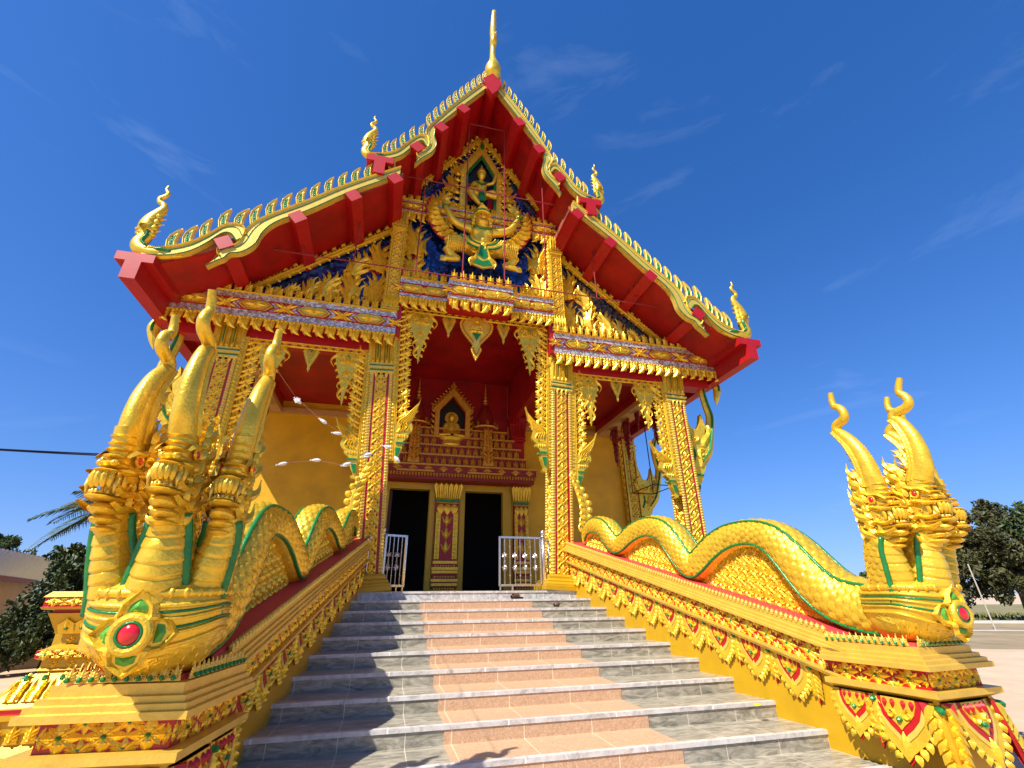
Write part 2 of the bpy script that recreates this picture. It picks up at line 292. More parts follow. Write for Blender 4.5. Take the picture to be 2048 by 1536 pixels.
def motif_cell(W=.30, H=.27):                        # diaper cell on column panels
    m = MB(); hw, hh = W/2, H/2; plate(m, [(-hw*1.05, -hh*1.02), (hw*1.05, -hh*1.02), (hw*1.05, hh*1.02), (-hw*1.05, hh*1.02)], .006)
    for sx in (-1, 1):
        plate(m, [(sx*hw*.66, hh*.20), (sx*hw*.86, hh*.34), (sx*hw*1.0, hh*.18), (sx*hw*1.0, -hh*.18), (sx*hw*.82, -hh*.34), (sx*hw*.62, -hh*.16), (sx*hw*.54, 0)], .004, 1, .006); plate(m, [(sx*hw*.20, hh*.72), (sx*hw*.44, hh*.56), (sx*hw*.40, hh*.34), (sx*hw*.20, hh*.42)], .004, 1, .006)
        rib(m, [(sx*hw, 0), (sx*hw*.6, hh*.5), (sx*.01, hh)], .045, .03); rib(m, [(sx*hw, 0), (sx*hw*.6, -hh*.5), (sx*.01, -hh)], .045, .03)
        flame(m, sx*hw*.95, hh*.1, R(90)+sx*R(25), hh*.95, .06, .035, sx); flame(m, sx*hw*.95, -hh*.95, R(90)+sx*R(20), hh*.75, .055, .03, sx)
    for a in range(4): leaf(m, 0, -hh*.05, a*math.pi/2+math.pi/2, hh*(.72 if a in (0, 2) else .55), .085, .04)
    for a in range(4): leaf(m, 0, -hh*.05, a*math.pi/2+math.pi/4, hh*.42, .06, .035)
    bead(m, 0, -hh*.05, .024, .045); return m
def motif_curl(s=.3, d=1):                           # leafy hook of the frame strips
    m = MB(); C = lambda pts, n=4: crv([(d*x*s, y*s) for x, y in pts], n)
    c = C([(-.05, -.25), (.35, -.12), (.72, .12), (.78, .42), (.62, .60), (.80, .78), (1.08, .86)]); rib(m, c, lerp([.20, .34, .36, .30, .24, .17, .02], len(c))*s, .12*s)
    c = C([(.0, .25), (.28, .40), (.48, .62), (.50, .85), (.72, .98)]); rib(m, c, lerp([.2, .28, .24, .16, .02], len(c))*s, .11*s, 0, False, .01)
    spiral(m, d*.40*s, .17*s, .22*s, 1.2, .12*s, .08*s, -d, R(250), 0, .03*s); bead(m, d*.40*s, .17*s, .07*s, .1*s, 0, .03*s)
    for x, y, a in ((.80, .05, 10), (.88, .30, 30), (.66, -.08, -15)): leaf(m, d*x*s, y*s, R(a) if d > 0 else R(180-a), .26*s, .17*s, .08*s, 0, 0, False, d*.8)
    return m
def motif_drop(W=.55, H=1.15, s=0):                  # hanging carved pendant
    m = MB(); o = []
    prof = [(0, .46), (.10, .50), (.22, .47), (.34, .38), (.46, .28), (.58, .19), (.70, .11), (.82, .055), (.93, .035), (1, .005)]
    for t, q in prof: o.append((q*W*.92, -t*H))
    for t, q in reversed(prof): o.append((-q*W*.92, -t*H))
    plate(m, o, .05, 0, -.02, True)
    for sg in (-1, 1):
        for i, (t, q) in enumerate(prof[:-2]): leaf(m, sg*q*W*.8, -t*H, R(-90)+sg*R(58), .17*W, .13*W, .05, 0, .0, True, -sg*.9)
        spiral(m, sg*.22*W, -.18*H, .17*W, 1.4, .085*W, .05, sg, R(90), 0, .03); spiral(m, sg*.10*W, -.42*H, .11*W, 1.3, .06*W, .045, -sg, R(-90), 0, .03)
        flame(m, sg*.33*W, -.02*H, R(-90)+sg*R(15), .38*H, .12*W, .05, sg, 0, .03); flame(m, sg*.06*W, -.5*H, R(-90)+sg*R(10), .3*H, .09*W, .04, sg, 0, .03)
        spiral(m, sg*.33*W, -.07*H, .1*W, 1.1, .06*W, .04, -sg, R(-90), 0, .03)
    flame(m, 0, -.6*H, R(-90), .42*H, .14*W, .05, 1, 0, .02, True); leaf(m, 0, -.05*H, R(-90), .3*H, .16*W, .06, 0, .03); bead(m, 0, -.1*H, .05*W, .06, 2, .05); return m
def motif_chev(W=.30, H=.52):                        # small chevron pendant
    m = MB(); o = [(-W*.5, 0), (W*.5, 0), (W*.44, -H*.3), (W*.12, -H*.72), (W*.07, -H*.8), (W*.1, -H*.86), (0, -H), (-W*.1, -H*.86), (-W*.07, -H*.8), (-W*.12, -H*.72), (-W*.44, -H*.3)]
    plate(m, o, .04, 0, -.02, True)
    for k, (a, mm) in enumerate([(.42, 3), (.32, 0), (.22, 3), (.12, 2)]): rib(m, [(-W*a, -H*.03), (0, -H*.72*a/.46), (W*a, -H*.03)], W*.07, .03, mm, False, .02)
    for sg in (-1, 1):
        for q in np.linspace(.05, .7, 7): leaf(m, sg*W*.48*(1-q), -H*(.1+q*.68), R(-90)+sg*R(55), W*.14, W*.10, .03, 0, 0, True)
    return m
MKAN = [motif_kanok(1.0, 1), motif_kanok(1.0, -1)]; MFLW = motif_flower(1.0); MHALF = motif_halfflower(1.0); MSPK = motif_spike(); MFRG = {1: motif_fringe(s=1), -1: motif_fringe(s=-1)}
# ------------------------------------------------------------------ ground
def plane(name, pts, m, z):
    mb = MB(); mb.add([(x, y, z) for x, y in pts], [tuple(range(len(pts)))]); o = mb.build(name, m); o['kind'] = 'structure'; return o
SAND = mat('pale_sand', (0.56, 0.42, 0.28), 0.95, 0, 0.0, 1.1, 0.5, 9, col2=(0.43, 0.31, 0.20))
DIRT = mat('dry_brown_ground', (0.34, 0.25, 0.14), 0.95, 0, 0, 0.8, 0.4, 6, col2=(0.19, 0.145, 0.075))
GRASSM = mat('dry_grass_ground', (0.27, 0.22, 0.09), 0.95, 0, 0, 0.5, 0.5, 4, col2=(0.13, 0.12, 0.04))
KERBM = mat('pale_kerb_concrete', (0.55, 0.50, 0.44), 0.9, 0, 0.15, 3)
GZ = -1.76
plane('ground', [(-900, -200), (900, -200), (900, 1600), (-900, 1600)], SAND, GZ)
def strip(a, b, w0, w1, name, m, dz): # sheet along the line a-b, offset to the far side
    a = np.array(a, float); b = np.array(b, float); d = (b-a)/np.linalg.norm(b-a); n = np.array([-d[1], d[0]])
    return plane(name, [tuple(a+n*w0), tuple(b+n*w0), tuple(b+n*w1), tuple(a+n*w1)], m, GZ+dz)
RA, RB = (15.0, 22.0), (70.0, -9.0)                    # edge of the road seen beyond the right naga
strip(RA, RB, -16.5, 0.0, 'dry_ground', DIRT, .004); strip(RA, RB, -7.2, -6.6, 'path', KERBM, .008); strip(RA, RB, 0.5, 60, 'grass_field', GRASSM, .012)
kb = MB(); a = np.array(RA); b = np.array(RB); d = (b-a)/np.linalg.norm(b-a); n = np.array([-d[1], d[0]]); q = [a, b, b+n*.35, a+n*.35]
kb.add([(*p, GZ-.1) for p in q]+[(*p, GZ+.14) for p in q], [(4, 5, 6, 7), (0, 1, 5, 4), (1, 2, 6, 5), (2, 3, 7, 6), (3, 0, 4, 7)]); o = kb.build('kerb', KERBM); o['kind'] = 'structure'

# ------------------------------------------------------------------ staircase
T_, Y0, RI = 0.615, -0.201, 0.16
WL, KL, WR, KR, PL_, PR_ = 2.279, 0.076, 2.343, 0.059, -1.091, 1.142
st = thing('staircase', 'wide grey marble steps with a pink granite strip leading up to the porch', 'staircase', (0, Y0, 0))
for i in range(0, 12):
    yf = Y0-T_*i; z = -RI*i; xl, xr = -(WL+KL*i)-.06, WR+KR*i+.06
    m = MB(); m.box(xl, xr, 0-T_*i, (T_*(1-i)+.03 if i else .02), -1.9, z)
    s = m.build('step' if i else 'landing', SWRL if i == 0 else MARB, st)
    nb = MB(); nb.box(xl+.004, xr-.004, -T_*i-.014, -T_*i+.055, z-.034, z+.005); nb.build('nosing', NOSE, s)
    if i:
        g = MB(); g.box(PL_, PR_, -T_*i+.0555, -T_*(i-1)-.001, z-.01, z+.004); g.box(PL_, PR_, -T_*i-.005, -T_*i+.01, z-RI+.001, z-.0345); g.build('granite_strip', GRAN, s)

# ------------------------------------------------------------------ balustrades with pedestal
ZB = lambda y: 1.03+.247*y
def petal_motif(W=.46, H=.42):
    m = MB(); f = lambda k, dz=0: [(x*k*W, y*k*H-dz) for x, y in [(-.5, 0), (.5, 0), (.5, -.22), (.42, -.48), (.26, -.70), (.10, -.86), (0, -1), (-.10, -.86), (-.26, -.70), (-.42, -.48), (-.5, -.22)]]
    plate(m, f(1.04), .02, 1); plate(m, f(.98), .04, 0); plate(m, f(.76, .0), .048, 3); plate(m, f(.64, .0), .044, 1, .008); plate(m, f(.50), .06, 0)
    for sg in (-1, 1):
        for t, x in ((.08, .47), (.22, .47), (.36, .43), (.5, .37), (.62, .29), (.74, .20), (.85, .11)): leaf(m, sg*x*W, -t*H, R(-90)+sg*R(34), .17*H, .13*W, .035, 0, .035, False, -sg*.5)
        for q in (.08, .2): leaf(m, sg*q*W, -.02*H, R(-90), .16*H, .09*W, .03, 1, .058)
        spiral(m, sg*.13*W, -.26*H, .08*W, 1.1, .05*W, .03, sg, R(90), 0, .055)
    bead(m, 0, -.33*H, .05*W, .04, 2, .055); leaf(m, 0, -.52*H, R(-90), .4*H, .14*W, .04, 0, .04); return m
def narrow_motif(W=.16, H=.36):
    m = MB(); plate(m, [(-W*.5, 0), (W*.5, 0), (W*.42, -H*.5), (W*.16, -H*.86), (0, -H*1.05), (-W*.16, -H*.86), (-W*.42, -H*.5)], .02, 1)
    leaf(m, 0, .02, R(-90), H, W*.4, .05, 0, .02)
    for sg in (-1, 1):
        for q in np.linspace(.02, .72, 6): leaf(m, sg*W*.1, -q*H, R(-90)+sg*R(36), .3*H*(1.1-q*.6), W*.34, .04, 0, .02)
    bead(m, 0, -.08*H, W*.16, .05, 2, .04); return m
PET, NAR = petal_motif(), narrow_motif()
BODY = [(-.45, 1.10, .11), (-.6, 1.22, .14), (-.82, 1.28, .165), (-1.06, 1.27, .18), (-1.35, 1.17, .19), (-1.58, .96, .195), (-1.78, .81, .19), (-2.0, .80, .185), (-2.35, .92, .19), (-2.7, .99, .185), (-3.0, .98, .185),
        (-3.32, .87, .2), (-3.54, .66, .215), (-3.72, .42, .21), (-3.92, .27, .205), (-4.12, .33, .205), (-4.42, .49, .2), (-4.72, .60, .185), (-5.02, .63, .17), (-5.3, .59, .18), (-5.52, .48, .21), (-5.70, .30, .235), (-5.85, .10, .25), (-6.0, -.08, .26), (-6.2, -.22, .265), (-6.5, -.30, .27), (-6.8, -.32, .26)]
def bal_frame(w0, k):
    ka = k/T_; nn = math.hypot(1, ka); nout = np.array([1, ka, 0])/nn; fwd = np.array([ka, -1, 0])/nn
    P = lambda y, n, z: np.array([w0+ka*(Y0-y), y, z])+n*nout
    return P, nout, fwd
def balustrade(side, w0, k, label):
    P, nout, fwd = bal_frame(w0, k); sx = 1 if side > 0 else -1
    root = thing('naga_balustrade', label, 'balustrade', (sx*(w0+.5), -3.3, GZ), 'carved balustrades beside the steps'); off = -np.array([sx*(w0+.5), -3.3, GZ])
    def fin(mb, name, mats, **kw):
        if side < 0: mb = mb.mirror()
        return mb.map(lambda A: A+off).build(name, mats, root, **kw)
    ya, yb = -.02, -6.3
    def sweep(mb, prof, m=0, closed=False):
        pr = prof if not closed else prof+[prof[0]]; n = len(pr)
        V = [P(y, a, ZB(y)+dz) for y in (ya, yb) for a, dz in pr]
        mb.add(V, [(i, i+1, n+i+1, n+i) for i in range(n-1)], m); return mb
    both = lambda pr: pr+[(.5-a, dz) for a, dz in reversed(pr)]
    m = MB(); nseg = 1
    V = []; 
    for y in (ya, yb):
        for nn_, zz in ((0, None), (0, GZ-.1), (.5, GZ-.1), (.5, None)): V.append(P(y, nn_, ZB(y)-.46 if zz is None else zz))
    m.add(V, [(0, 1, 5, 4), (2, 3, 7, 6), (0, 3, 2, 1), (4, 5, 6, 7)]); 
    fb = P(-6.1, .25, 0); fb = fb-(.09 if side < 0 else 0)*nout; 
    def ring(mb, prof, mlist):   # pedestal: rectangular rings in (lateral, forward)
        V = []; hw = .25; f0, f1 = 0.0, .78
        for o_, z in prof:
            for a_, b_ in ((-hw-o_, f0-min(o_, .06)), (-hw-o_, f1+o_), (hw+o_, f1+o_), (hw+o_, f0-min(o_, .06))): V.append(fb+a_*nout+b_*fwd+np.array([0, 0, z]))
        F = []; mm = []
        for i in range(len(prof)-1):
            for j in range(4): F.append((i*4+j, i*4+(j+1) % 4, (i+1)*4+(j+1) % 4, (i+1)*4+j)); mm.append(mlist[i])
        F.append(tuple((len(prof)-1)*4+j for j in range(4))); mm.append(mlist[-1]); mb.add(V, F, mm)
    ring(m, [(0.003, GZ-.1), (0.003, -1.0)], [0, 0])
    fin(m, 'wall', YELG)
    m = MB(); sweep(m, both([(.03, -.46), (-.10, -.455), (-.125, -.42), (-.125, -.395), (-.07, -.395)]), 0)
    sweep(m, both([(-.06, -.195), (-.15, -.185), (-.15, -.155), (-.128, -.150), (-.128, -.12), (-.106, -.115), (-.106, -.08), (-.085, -.075), (-.085, -.03), (-.05, -.025)]), 0)
    ring(m, [(.02, -1.02), (.10, -1.0), (.20, -.955), (.20, -.91), (.1, -.91)], [0]*4); ring(m, [(.1, -.765), (.205, -.755), (.205, -.715), (.18, -.71), (.18, -.68), (.15, -.675), (.15, -.645), (.115, -.64), (.115, -.585), (.06, -.58)], [0]*9)
    fin(m, 'moulding', SATG)
    m = MB(); sweep(m, both([(-.07, -.396), (-.07, -.194)]), 0); ring(m, [(.105, -.911), (.105, -.764)], [0])
    fin(m, 'frieze_ground', RED)
    m = MB(); sweep(m, both([(-.05, -.026), (-.04, .012)]), 0); ring(m, [(.07, -.581), (.05, -.552)], [0])
    fin(m, 'red_ledge', PINK)
    # ornaments
    fr, pn, crs = MB(), MB(), []; slope = np.array([fwd[0], fwd[1], -.247*abs(fwd[1])]); ln = np.linalg.norm(slope[:2]); sl = slope
    for face, N, nf in ((0, -nout, -.07), (1, nout, .57)):
        cr = MB(); crs.append(cr); y = -.16; j = 0
        while y > -6.05:
            if face == 0 or j % 1 == 0:
                fr.put(MFLW, P(y, nf, ZB(y)-.295), sl, Z3, N, .21, 1.15, 1.0, .8)
                yy = y-.135; fr.put(MHALF, P(yy, nf, ZB(yy)-.393), sl, Z3, N, .17, 1.3, .9, .9); fr.put(MHALF, P(yy, nf, ZB(yy)-.197), sl, -Z3, N, .17, 1.3, .9, .9)
            y -= .27; j += 1
        y = -.30; j = 0
        nb = 0.0 if face == 0 else .5
        while y > -5.95:
            pn.put(PET if j % 2 == 0 else NAR, P(y, nb, ZB(y)-.45), sl*.98, Z3, N, 1, 1.0, 1.0, 1.0); y -= .26; j += 1
        for y in np.arange(-.06, -6.12, -.062): cr.add(P(y, (-.078 if face == 0 else .578), ZB(y)-.002)+np.array([[-.028, 0, -.03], [.028, 0, -.03], [0, 0, .05]])[:, [0]]*sl+np.array([[0, 0, -.03], [0, 0, -.03], [0, 0, .045]]), [(0, 1, 2)]); cr.ell(P(y, (-.08 if face == 0 else .58), ZB(y)-.004), (.026, .026, .034), 0, 6, 4)
    def face_iter():
        yield fb+(-.25)*nout, fwd, -nout, .78, 1
        yield fb+.78*fwd, nout, fwd, .5, 0
        yield fb+.25*nout, -fwd, nout, .78, -1
    for O, U, N, ln_, typ in face_iter():
        cr = MB(); crs.append(cr)
        a0, a1 = (0.0, ln_) if typ == 1 else ((-ln_/2, ln_/2) if typ == 0 else (-ln_, 0))
        lo, hi = (a0-.02, a1+.1) if typ == 1 else ((a0-.1, a1+.1) if typ == 0 else (a0-.1, a1+.02))
        k = int(round((hi-lo)/.27)); 
        for j in range(k):
            u = lo+(j+.5)*(hi-lo)/k; fr.put(MFLW, O+U*u+N*.105+Z3*-.838, U, Z3, N, .19, 1.25, .86, .9)
            for uu in ((u+(hi-lo)/k/2,) if j < k-1 else ()): fr.put(MHALF, O+U*uu+N*.105+Z3*-.909, U, Z3, N, .15, 1.4, .9); fr.put(MHALF, O+U*uu+N*.105+Z3*-.766, U, -Z3, N, .15, 1.4, .9)
        for uu in (lo+.01, hi-.01): fr.put(MHALF, O+U*uu+N*.105+Z3*-.838, Z3, -U if uu > 0 else U, N, .14)
        kk = int((hi-lo)/.067); up = MSPK
        for j in range(kk): cr.put(MSPK, O+U*(lo+(j+.5)*(hi-lo)/kk)*.92+N*.088+Z3*-.578, U, Z3, N, .40, .9, .66, .6); cr.ell(O+U*(lo+(j+.5)*(hi-lo)/kk)*.92+N*.118+Z3*-.558, (.016, .016, .016), 2, 6, 4)
        V_ = Z3-N*.22
        for u, k in (((lo+.20, .9), (lo+.62, 1.12)) if typ == 1 else (((0.0, 1.12),) if typ == 0 else ((hi-.20, .9), (hi-.62, 1.12)))): pn.put(PET, O+U*u+N*.10+Z3*-1.0, U, V_, N, k, 1.12, 1.0)
        for u in ((lo+.40,) if typ == 1 else (() if typ == 0 else (hi-.40,))): pn.put(NAR, O+U*u+N*.10+Z3*-1.0, U, V_, N, 1.1)
    for cs in ((-1, 0), (1, 0)):
        N = (fwd+cs[0]*nout)/math.sqrt(2); pn.put(NAR, fb+.78*fwd+cs[0]*.25*nout+N*.12+Z3*-1.0, np.cross(N, Z3)*-1, Z3-N*.22, N, 1.5)
    fin(fr, 'frieze_flowers', G4); fin(pn, 'lotus_pendants', G4); [fin(cr, nm_, [GOLDL, RED, GRN, GOLDL]) for cr, nm_ in zip(crs, ('bead_border', 'bead_border', 'pedestal_cresting', 'pedestal_cresting', 'pedestal_cresting'))]
    # scrollwork panels below the arching body
    pan = MB(); ctr = crv([(y, z) for y, z, _ in BODY], 5); rr = np.interp(ctr[:, 0][::-1], [b[0] for b in BODY][::-1], [b[2] for b in BODY][::-1])[::-1]
    i0 = None
    pts = [(y, z-.05) for (y, z) in ctr if -6.1 < y < -.5]
    n = len(pts); V = []
    for nn_ in (.20, .30):
        V += [P(y, nn_, z) for y, z in pts]+[P(y, nn_, ZB(y)-.02) for y, z in pts]
    F = [(i, i+1, n+i+1, n+i) for i in range(n-1)]+[(2*n+i, 3*n+i, 3*n+i+1, 2*n+i+1) for i in range(n-1)]; pan.add(V, F)
    for y in np.arange(-.6, -6.0, -.15):
        zt = np.interp(-y, -ctr[:, 0], ctr[:, 1])-np.interp(-y, -ctr[:, 0], rr)*.95; row = 0; z = ZB(y)+.07
        while z < zt-.02:
            mo = MB(); spiral(mo, 0, .04, .07, 1.6, .036, .032, 1 if row % 2 else -1, R(90)); flame(mo, -.05, -.05, R(110), .17, .05, .03, 1); flame(mo, .06, -.05, R(70), .15, .045, .03, -1); leaf(mo, .0, -.06, R(90), .07, .04, .02)
            pan.put(mo, P(y-.075*(row % 2), .20, z), fwd, Z3, -nout, 1.0); pan.put(mo, P(y-.075*(row % 2), .30, z), fwd, Z3, nout, 1.0); z += .15; row += 1
    fin(pan, 'scrollwork_panel', GOLD)
    return root
balustrade(1, WR, KR, 'gold and red carved balustrade with lotus pendants on the sunny right side of the steps')
balustrade(-1, WL, KL, 'gold and red carved balustrade with its shaded face on the left side of the steps')

# ------------------------------------------------------------------ three-headed naga statues
def resample(P, step):
    d = np.r_[0, np.cumsum(np.linalg.norm(np.diff(P[:, :3], axis=0), axis=1))]; k = max(4, int(d[-1]/step)); s = np.linspace(0, d[-1], k)
    return np.stack([np.interp(s, d, P[:, j]) for j in range(P.shape[1])], 1), s
def scaled_tube(mb, P, lat, sl=.055, kw=20, amp=.016, belly=.9, plate_len=.10, nth=72, step=.013, m=0):
    # P: x,y,z,r_lat,r_norm ; scales everywhere but the belly, which has plates
    P, s = resample(np.asarray(P, float), step); k = len(P); C = P[:, :3]; T = np.gradient(C, axis=0); T /= np.linalg.norm(T, axis=1)[:, None]
    B = lat-np.outer(T@lat, np.ones(3))*T; B /= np.linalg.norm(B, axis=1)[:, None]; N = np.cross(T, B)
    th = np.linspace(-np.pi, np.pi, nth, endpoint=False); S, TH = np.meshgrid(s, th, indexing='ij')
    u = S/sl; v = TH/(2*np.pi)*kw; j0 = np.floor(u); h = np.zeros_like(u)
    for dj in (-1, 0, 1):                              # overlapping rounded scales, free edge towards the tail
        j = j0+dj; o = .5*np.mod(j, 2); vc = np.round(v-o)+o; du = u-(j+.5); dv = v-vc; ins = (du/.95)**2+(dv/.60)**2 < 1
        h = np.maximum(h, np.where(ins, .15+.85*(.95-du)/1.9*(1-.55*(dv/.6)**2), 0))
    h *= amp
    if belly:
        bz = np.abs(TH) > np.pi-belly; pl = np.mod(S/plate_len, 1.0); hb = .017*np.clip(np.minimum(pl*6, 1), 0, 1)*(1-.45*pl)+.004; h = np.where(bz, hb, h)
    V = C[:, None, :]+B[:, None, :]*((P[:, 3][:, None]+h)*np.sin(TH))[:, :, None]+N[:, None, :]*((P[:, 4][:, None]+h)*np.cos(TH))[:, :, None]
    idx = np.arange(k*nth).reshape(k, nth); a = idx[:-1]; b = idx[1:]
    F = np.stack([a, np.roll(a, -1, 1), np.roll(b, -1, 1), b], -1).reshape(-1, 4).tolist(); F += [tuple(idx[0][::-1]), tuple(idx[-1])]
    mb.add(V.reshape(-1, 3), F, m); return C, B, N, P
def stripe(mb, fr, th, r, m=0, rn=None, i0=0, i1=None, lift=.006):
    C, B, N, P = fr; path = C+B*((P[:, 3]+lift)*math.sin(th))[:, None]+N*((P[:, 4]+lift)*math.cos(th))[:, None]
    path = path[i0:i1:3]; mb.tube(path, r, rn or r, X3, 8, m)
CRC = [(.14, .40), (.19, .52), (.21, .66), (.20, .82), (.15, .98), (.095, 1.05), (.12, 1.10), (.24, 1.12), (.29, 1.17), (.27, 1.24), (.235, 1.29), (.245, 1.35), (.29, 1.44)]
CRS = [(.10, .40), (.10, .56), (.08, .72), (.02, .88), (-.06, 1.00), (-.10, 1.06), (-.07, 1.12), (.03, 1.15), (.06, 1.21), (.03, 1.28), (-.02, 1.32), (-.03, 1.38), (-.01, 1.48)]
def naga_head(mb, gem, tooth, O, f, crest, twist=0.0, lean=0.0):
    f = np.array([f[0]*math.cos(twist)-f[1]*math.sin(twist), f[0]*math.sin(twist)+f[1]*math.cos(twist), 0]); l = np.cross(f, Z3); l = -l
    Q = lambda a, b, c: np.asarray(O)+a*f+b*l+c*Z3+lean*c*l
    ax = (l, f, Z3)
    mb.tube([Q(a, 0, c) for a, c in ((-.02, -.2), (0, -.08), (.03, .02), (.05, .14), (.07, .28), (.11, .40), (.15, .50))], [.082, .082, .084, .086, .084, .076, .066], [.13, .14, .15, .15, .14, .112, .085], l, 16)
    for a, c, rl, rf, t in ((.06, -.17, .070, .13, .024), (.08, -.115, .076, .145, .034), (.11, -.055, .078, .155, .045), (.135, .005, .094, .185, .022), (.13, .03, .080, .16, .014), (.135, .168, .090, .175, .020), (.13, .215, .074, .150, .034), (.13, .268, .078, .140, .018), (.128, .315, .077, .125, .016), (.132, .36, .076, .112, .014), (.138, .41, .076, .104, .014)):
        mb.ell(Q(a, 0, c), (rl, rf, t), 0, 20, 8, ax)
    for i in range(9):                                     # fluted upper lip
        p = (i-4)/4.0*1.25; q = lambda c, k=1.0: Q(.125+.155*k*math.cos(p), .084*k*math.sin(p), c); mb.tube([q(.158), q(.125, 1.07), q(.09, 1.04), q(.066, .94)], [.015, .019, .018, .010], None, l, 7)
    for s in (-1, 1):                                      # cheek frills splayed out and back
        fm = MB()
        for i, c in enumerate(np.linspace(-.14, .42, 8)): flame(fm, -.02, c-.03, R(128 if i < 4 else 116), .22-.012*abs(i-3), .08, .04, 1 if i % 2 else -1, both=True, amp=.7)
        mb.put(fm, Q(.02, s*.075, 0), f*.80-s*l*.60, Z3, f*.60+s*l*.80)
    for s in (-1, 1): mb.ell(Q(.235, s*.038, .218), (.026, .035, .024), 0, 10, 6, ax)
    for i in range(7):                                     # teeth
        p = (i-3)/3.0; b = p*.070; a = .125+.150*math.sqrt(max(0, 1-(p*.82)**2)); mb_t = tooth
        mb_t.tube([Q(a-.012, b, .025), Q(a-.004, b, .05)], [.014, .009], None, l, 7)
    for s in (-1, 1): tooth.tube([Q(.225, s*.078, .12), Q(.24, s*.08, .075), Q(.24, s*.078, .03)], [.018, .014, .003], None, l, 8); tooth.tube([Q(.2, s*.084, .02), Q(.21, s*.086, .06), Q(.205, s*.082, .095)], [.018, .014, .003], None, l, 8)
    for s in (-1, 1):                                      # eye, cheek scrolls, swept mane on each side
        ring = [Q(.105+.036*math.cos(t), s*.102, .265+.034*math.sin(t)) for t in np.linspace(0, 2*np.pi, 13)]; mb.tube(ring, .009, None, l, 6, 0, False)
        ge_ = MB(); gem.append(ge_); ge_.ell(Q(.105, s*.098, .265), (.022, .028, .026), 0, 10, 7, ax)
        sm = MB(); spiral(sm, .03, .02, .075, 1.4, .045, .035, 1, R(200)); spiral(sm, -.05, .14, .06, 1.3, .04, .03, -1, R(20)); spiral(sm, .02, .2, .045, 1.1, .03, .028, 1, R(120)); spiral(sm, .10, .10, .04, 1.0, .026, .025, -1, R(300))
        for c in np.linspace(-.12, .52, 9): flame(sm, -.05+.12*max(0, c-.25), c-.02, R(128 if c < .3 else 112), .23-.05*abs(c-.2), .075, .03, 1 if s > 0 else 1, amp=.7)
        for c in np.linspace(-.06, .40, 7): flame(sm, .03+.12*max(0, c-.2), c, R(140 if c < .2 else 120), .17, .055, .035, -1, n0=.012, amp=.7)
        rib(sm, crv([(.26, .06), (.16, .035), (.06, .06), (-.03, .02), (-.10, .04), (-.15, .12)], 4), lerp([.03, .04, .045, .04, .03, .004], 21), .035, 0, False, .01)
        rib(sm, crv([(.25, -.02), (.14, -.05), (.04, -.04), (-.06, -.08), (-.13, -.02)], 4), lerp([.03, .045, .05, .04, .004], 17), .035, 0, False, .008)
        rib(sm, crv([(.27, .16), (.17, .17), (.08, .20), (.0, .19)], 4), lerp([.02, .045, .04, .004], 13), .03, 0, False, .012)
        rib(sm, crv([(.24, .25), (.17, .30), (.09, .315), (.02, .36), (-.03, .44)], 4), lerp([.02, .04, .045, .035, .004], 17), .035, 0, False, .006)
        mb.put(sm, Q(0, s*.080, 0), f, Z3, s*l)
    bm_ = MB()
    for i, c in enumerate(np.linspace(-.16, .5, 8)): flame(bm_, -.13+.2*max(0, c-.15), c-.04, R(118 if i < 4 else 105), .24 if i < 6 else .2, .10, .045, -1, both=True, amp=.5)
    for a, c, L_ in ((crest[2][0]-.09, crest[2][1]-.1, .22), (crest[1][0]-.1, crest[1][1]-.02, .24), (crest[3][0]-.07, crest[3][1]-.14, .16)): flame(bm_, a, c, R(118), L_, .07, .03, -1, both=True, amp=.4)
    mb.put(bm_, Q(0, 0, 0), f, Z3, l)
    pth = crv([(a, c) for a, c in crest], 6); k = len(pth); rad = lerp([.080, .076, .070, .062, .054, .049, .047, .045, .042, .038, .035, .033, .026], k); rf = lerp([.10, .102, .09, .076, .062, .053, .049, .047, .044, .040, .036, .033, .026], k)
    mb.tube([Q(a, 0, c) for a, c in pth], rad, rf, l, 14)
    for s in (-1, 1):
        for o in (-.45, -.85):
            q = pth[:int(k*.42)]; mb.tube([Q(a+o*.085*(1-i/k), s*rad[i]*.86, c) for i, (a, c) in enumerate(q)], lerp([.016, .02, .012], len(q)), None, l, 6)
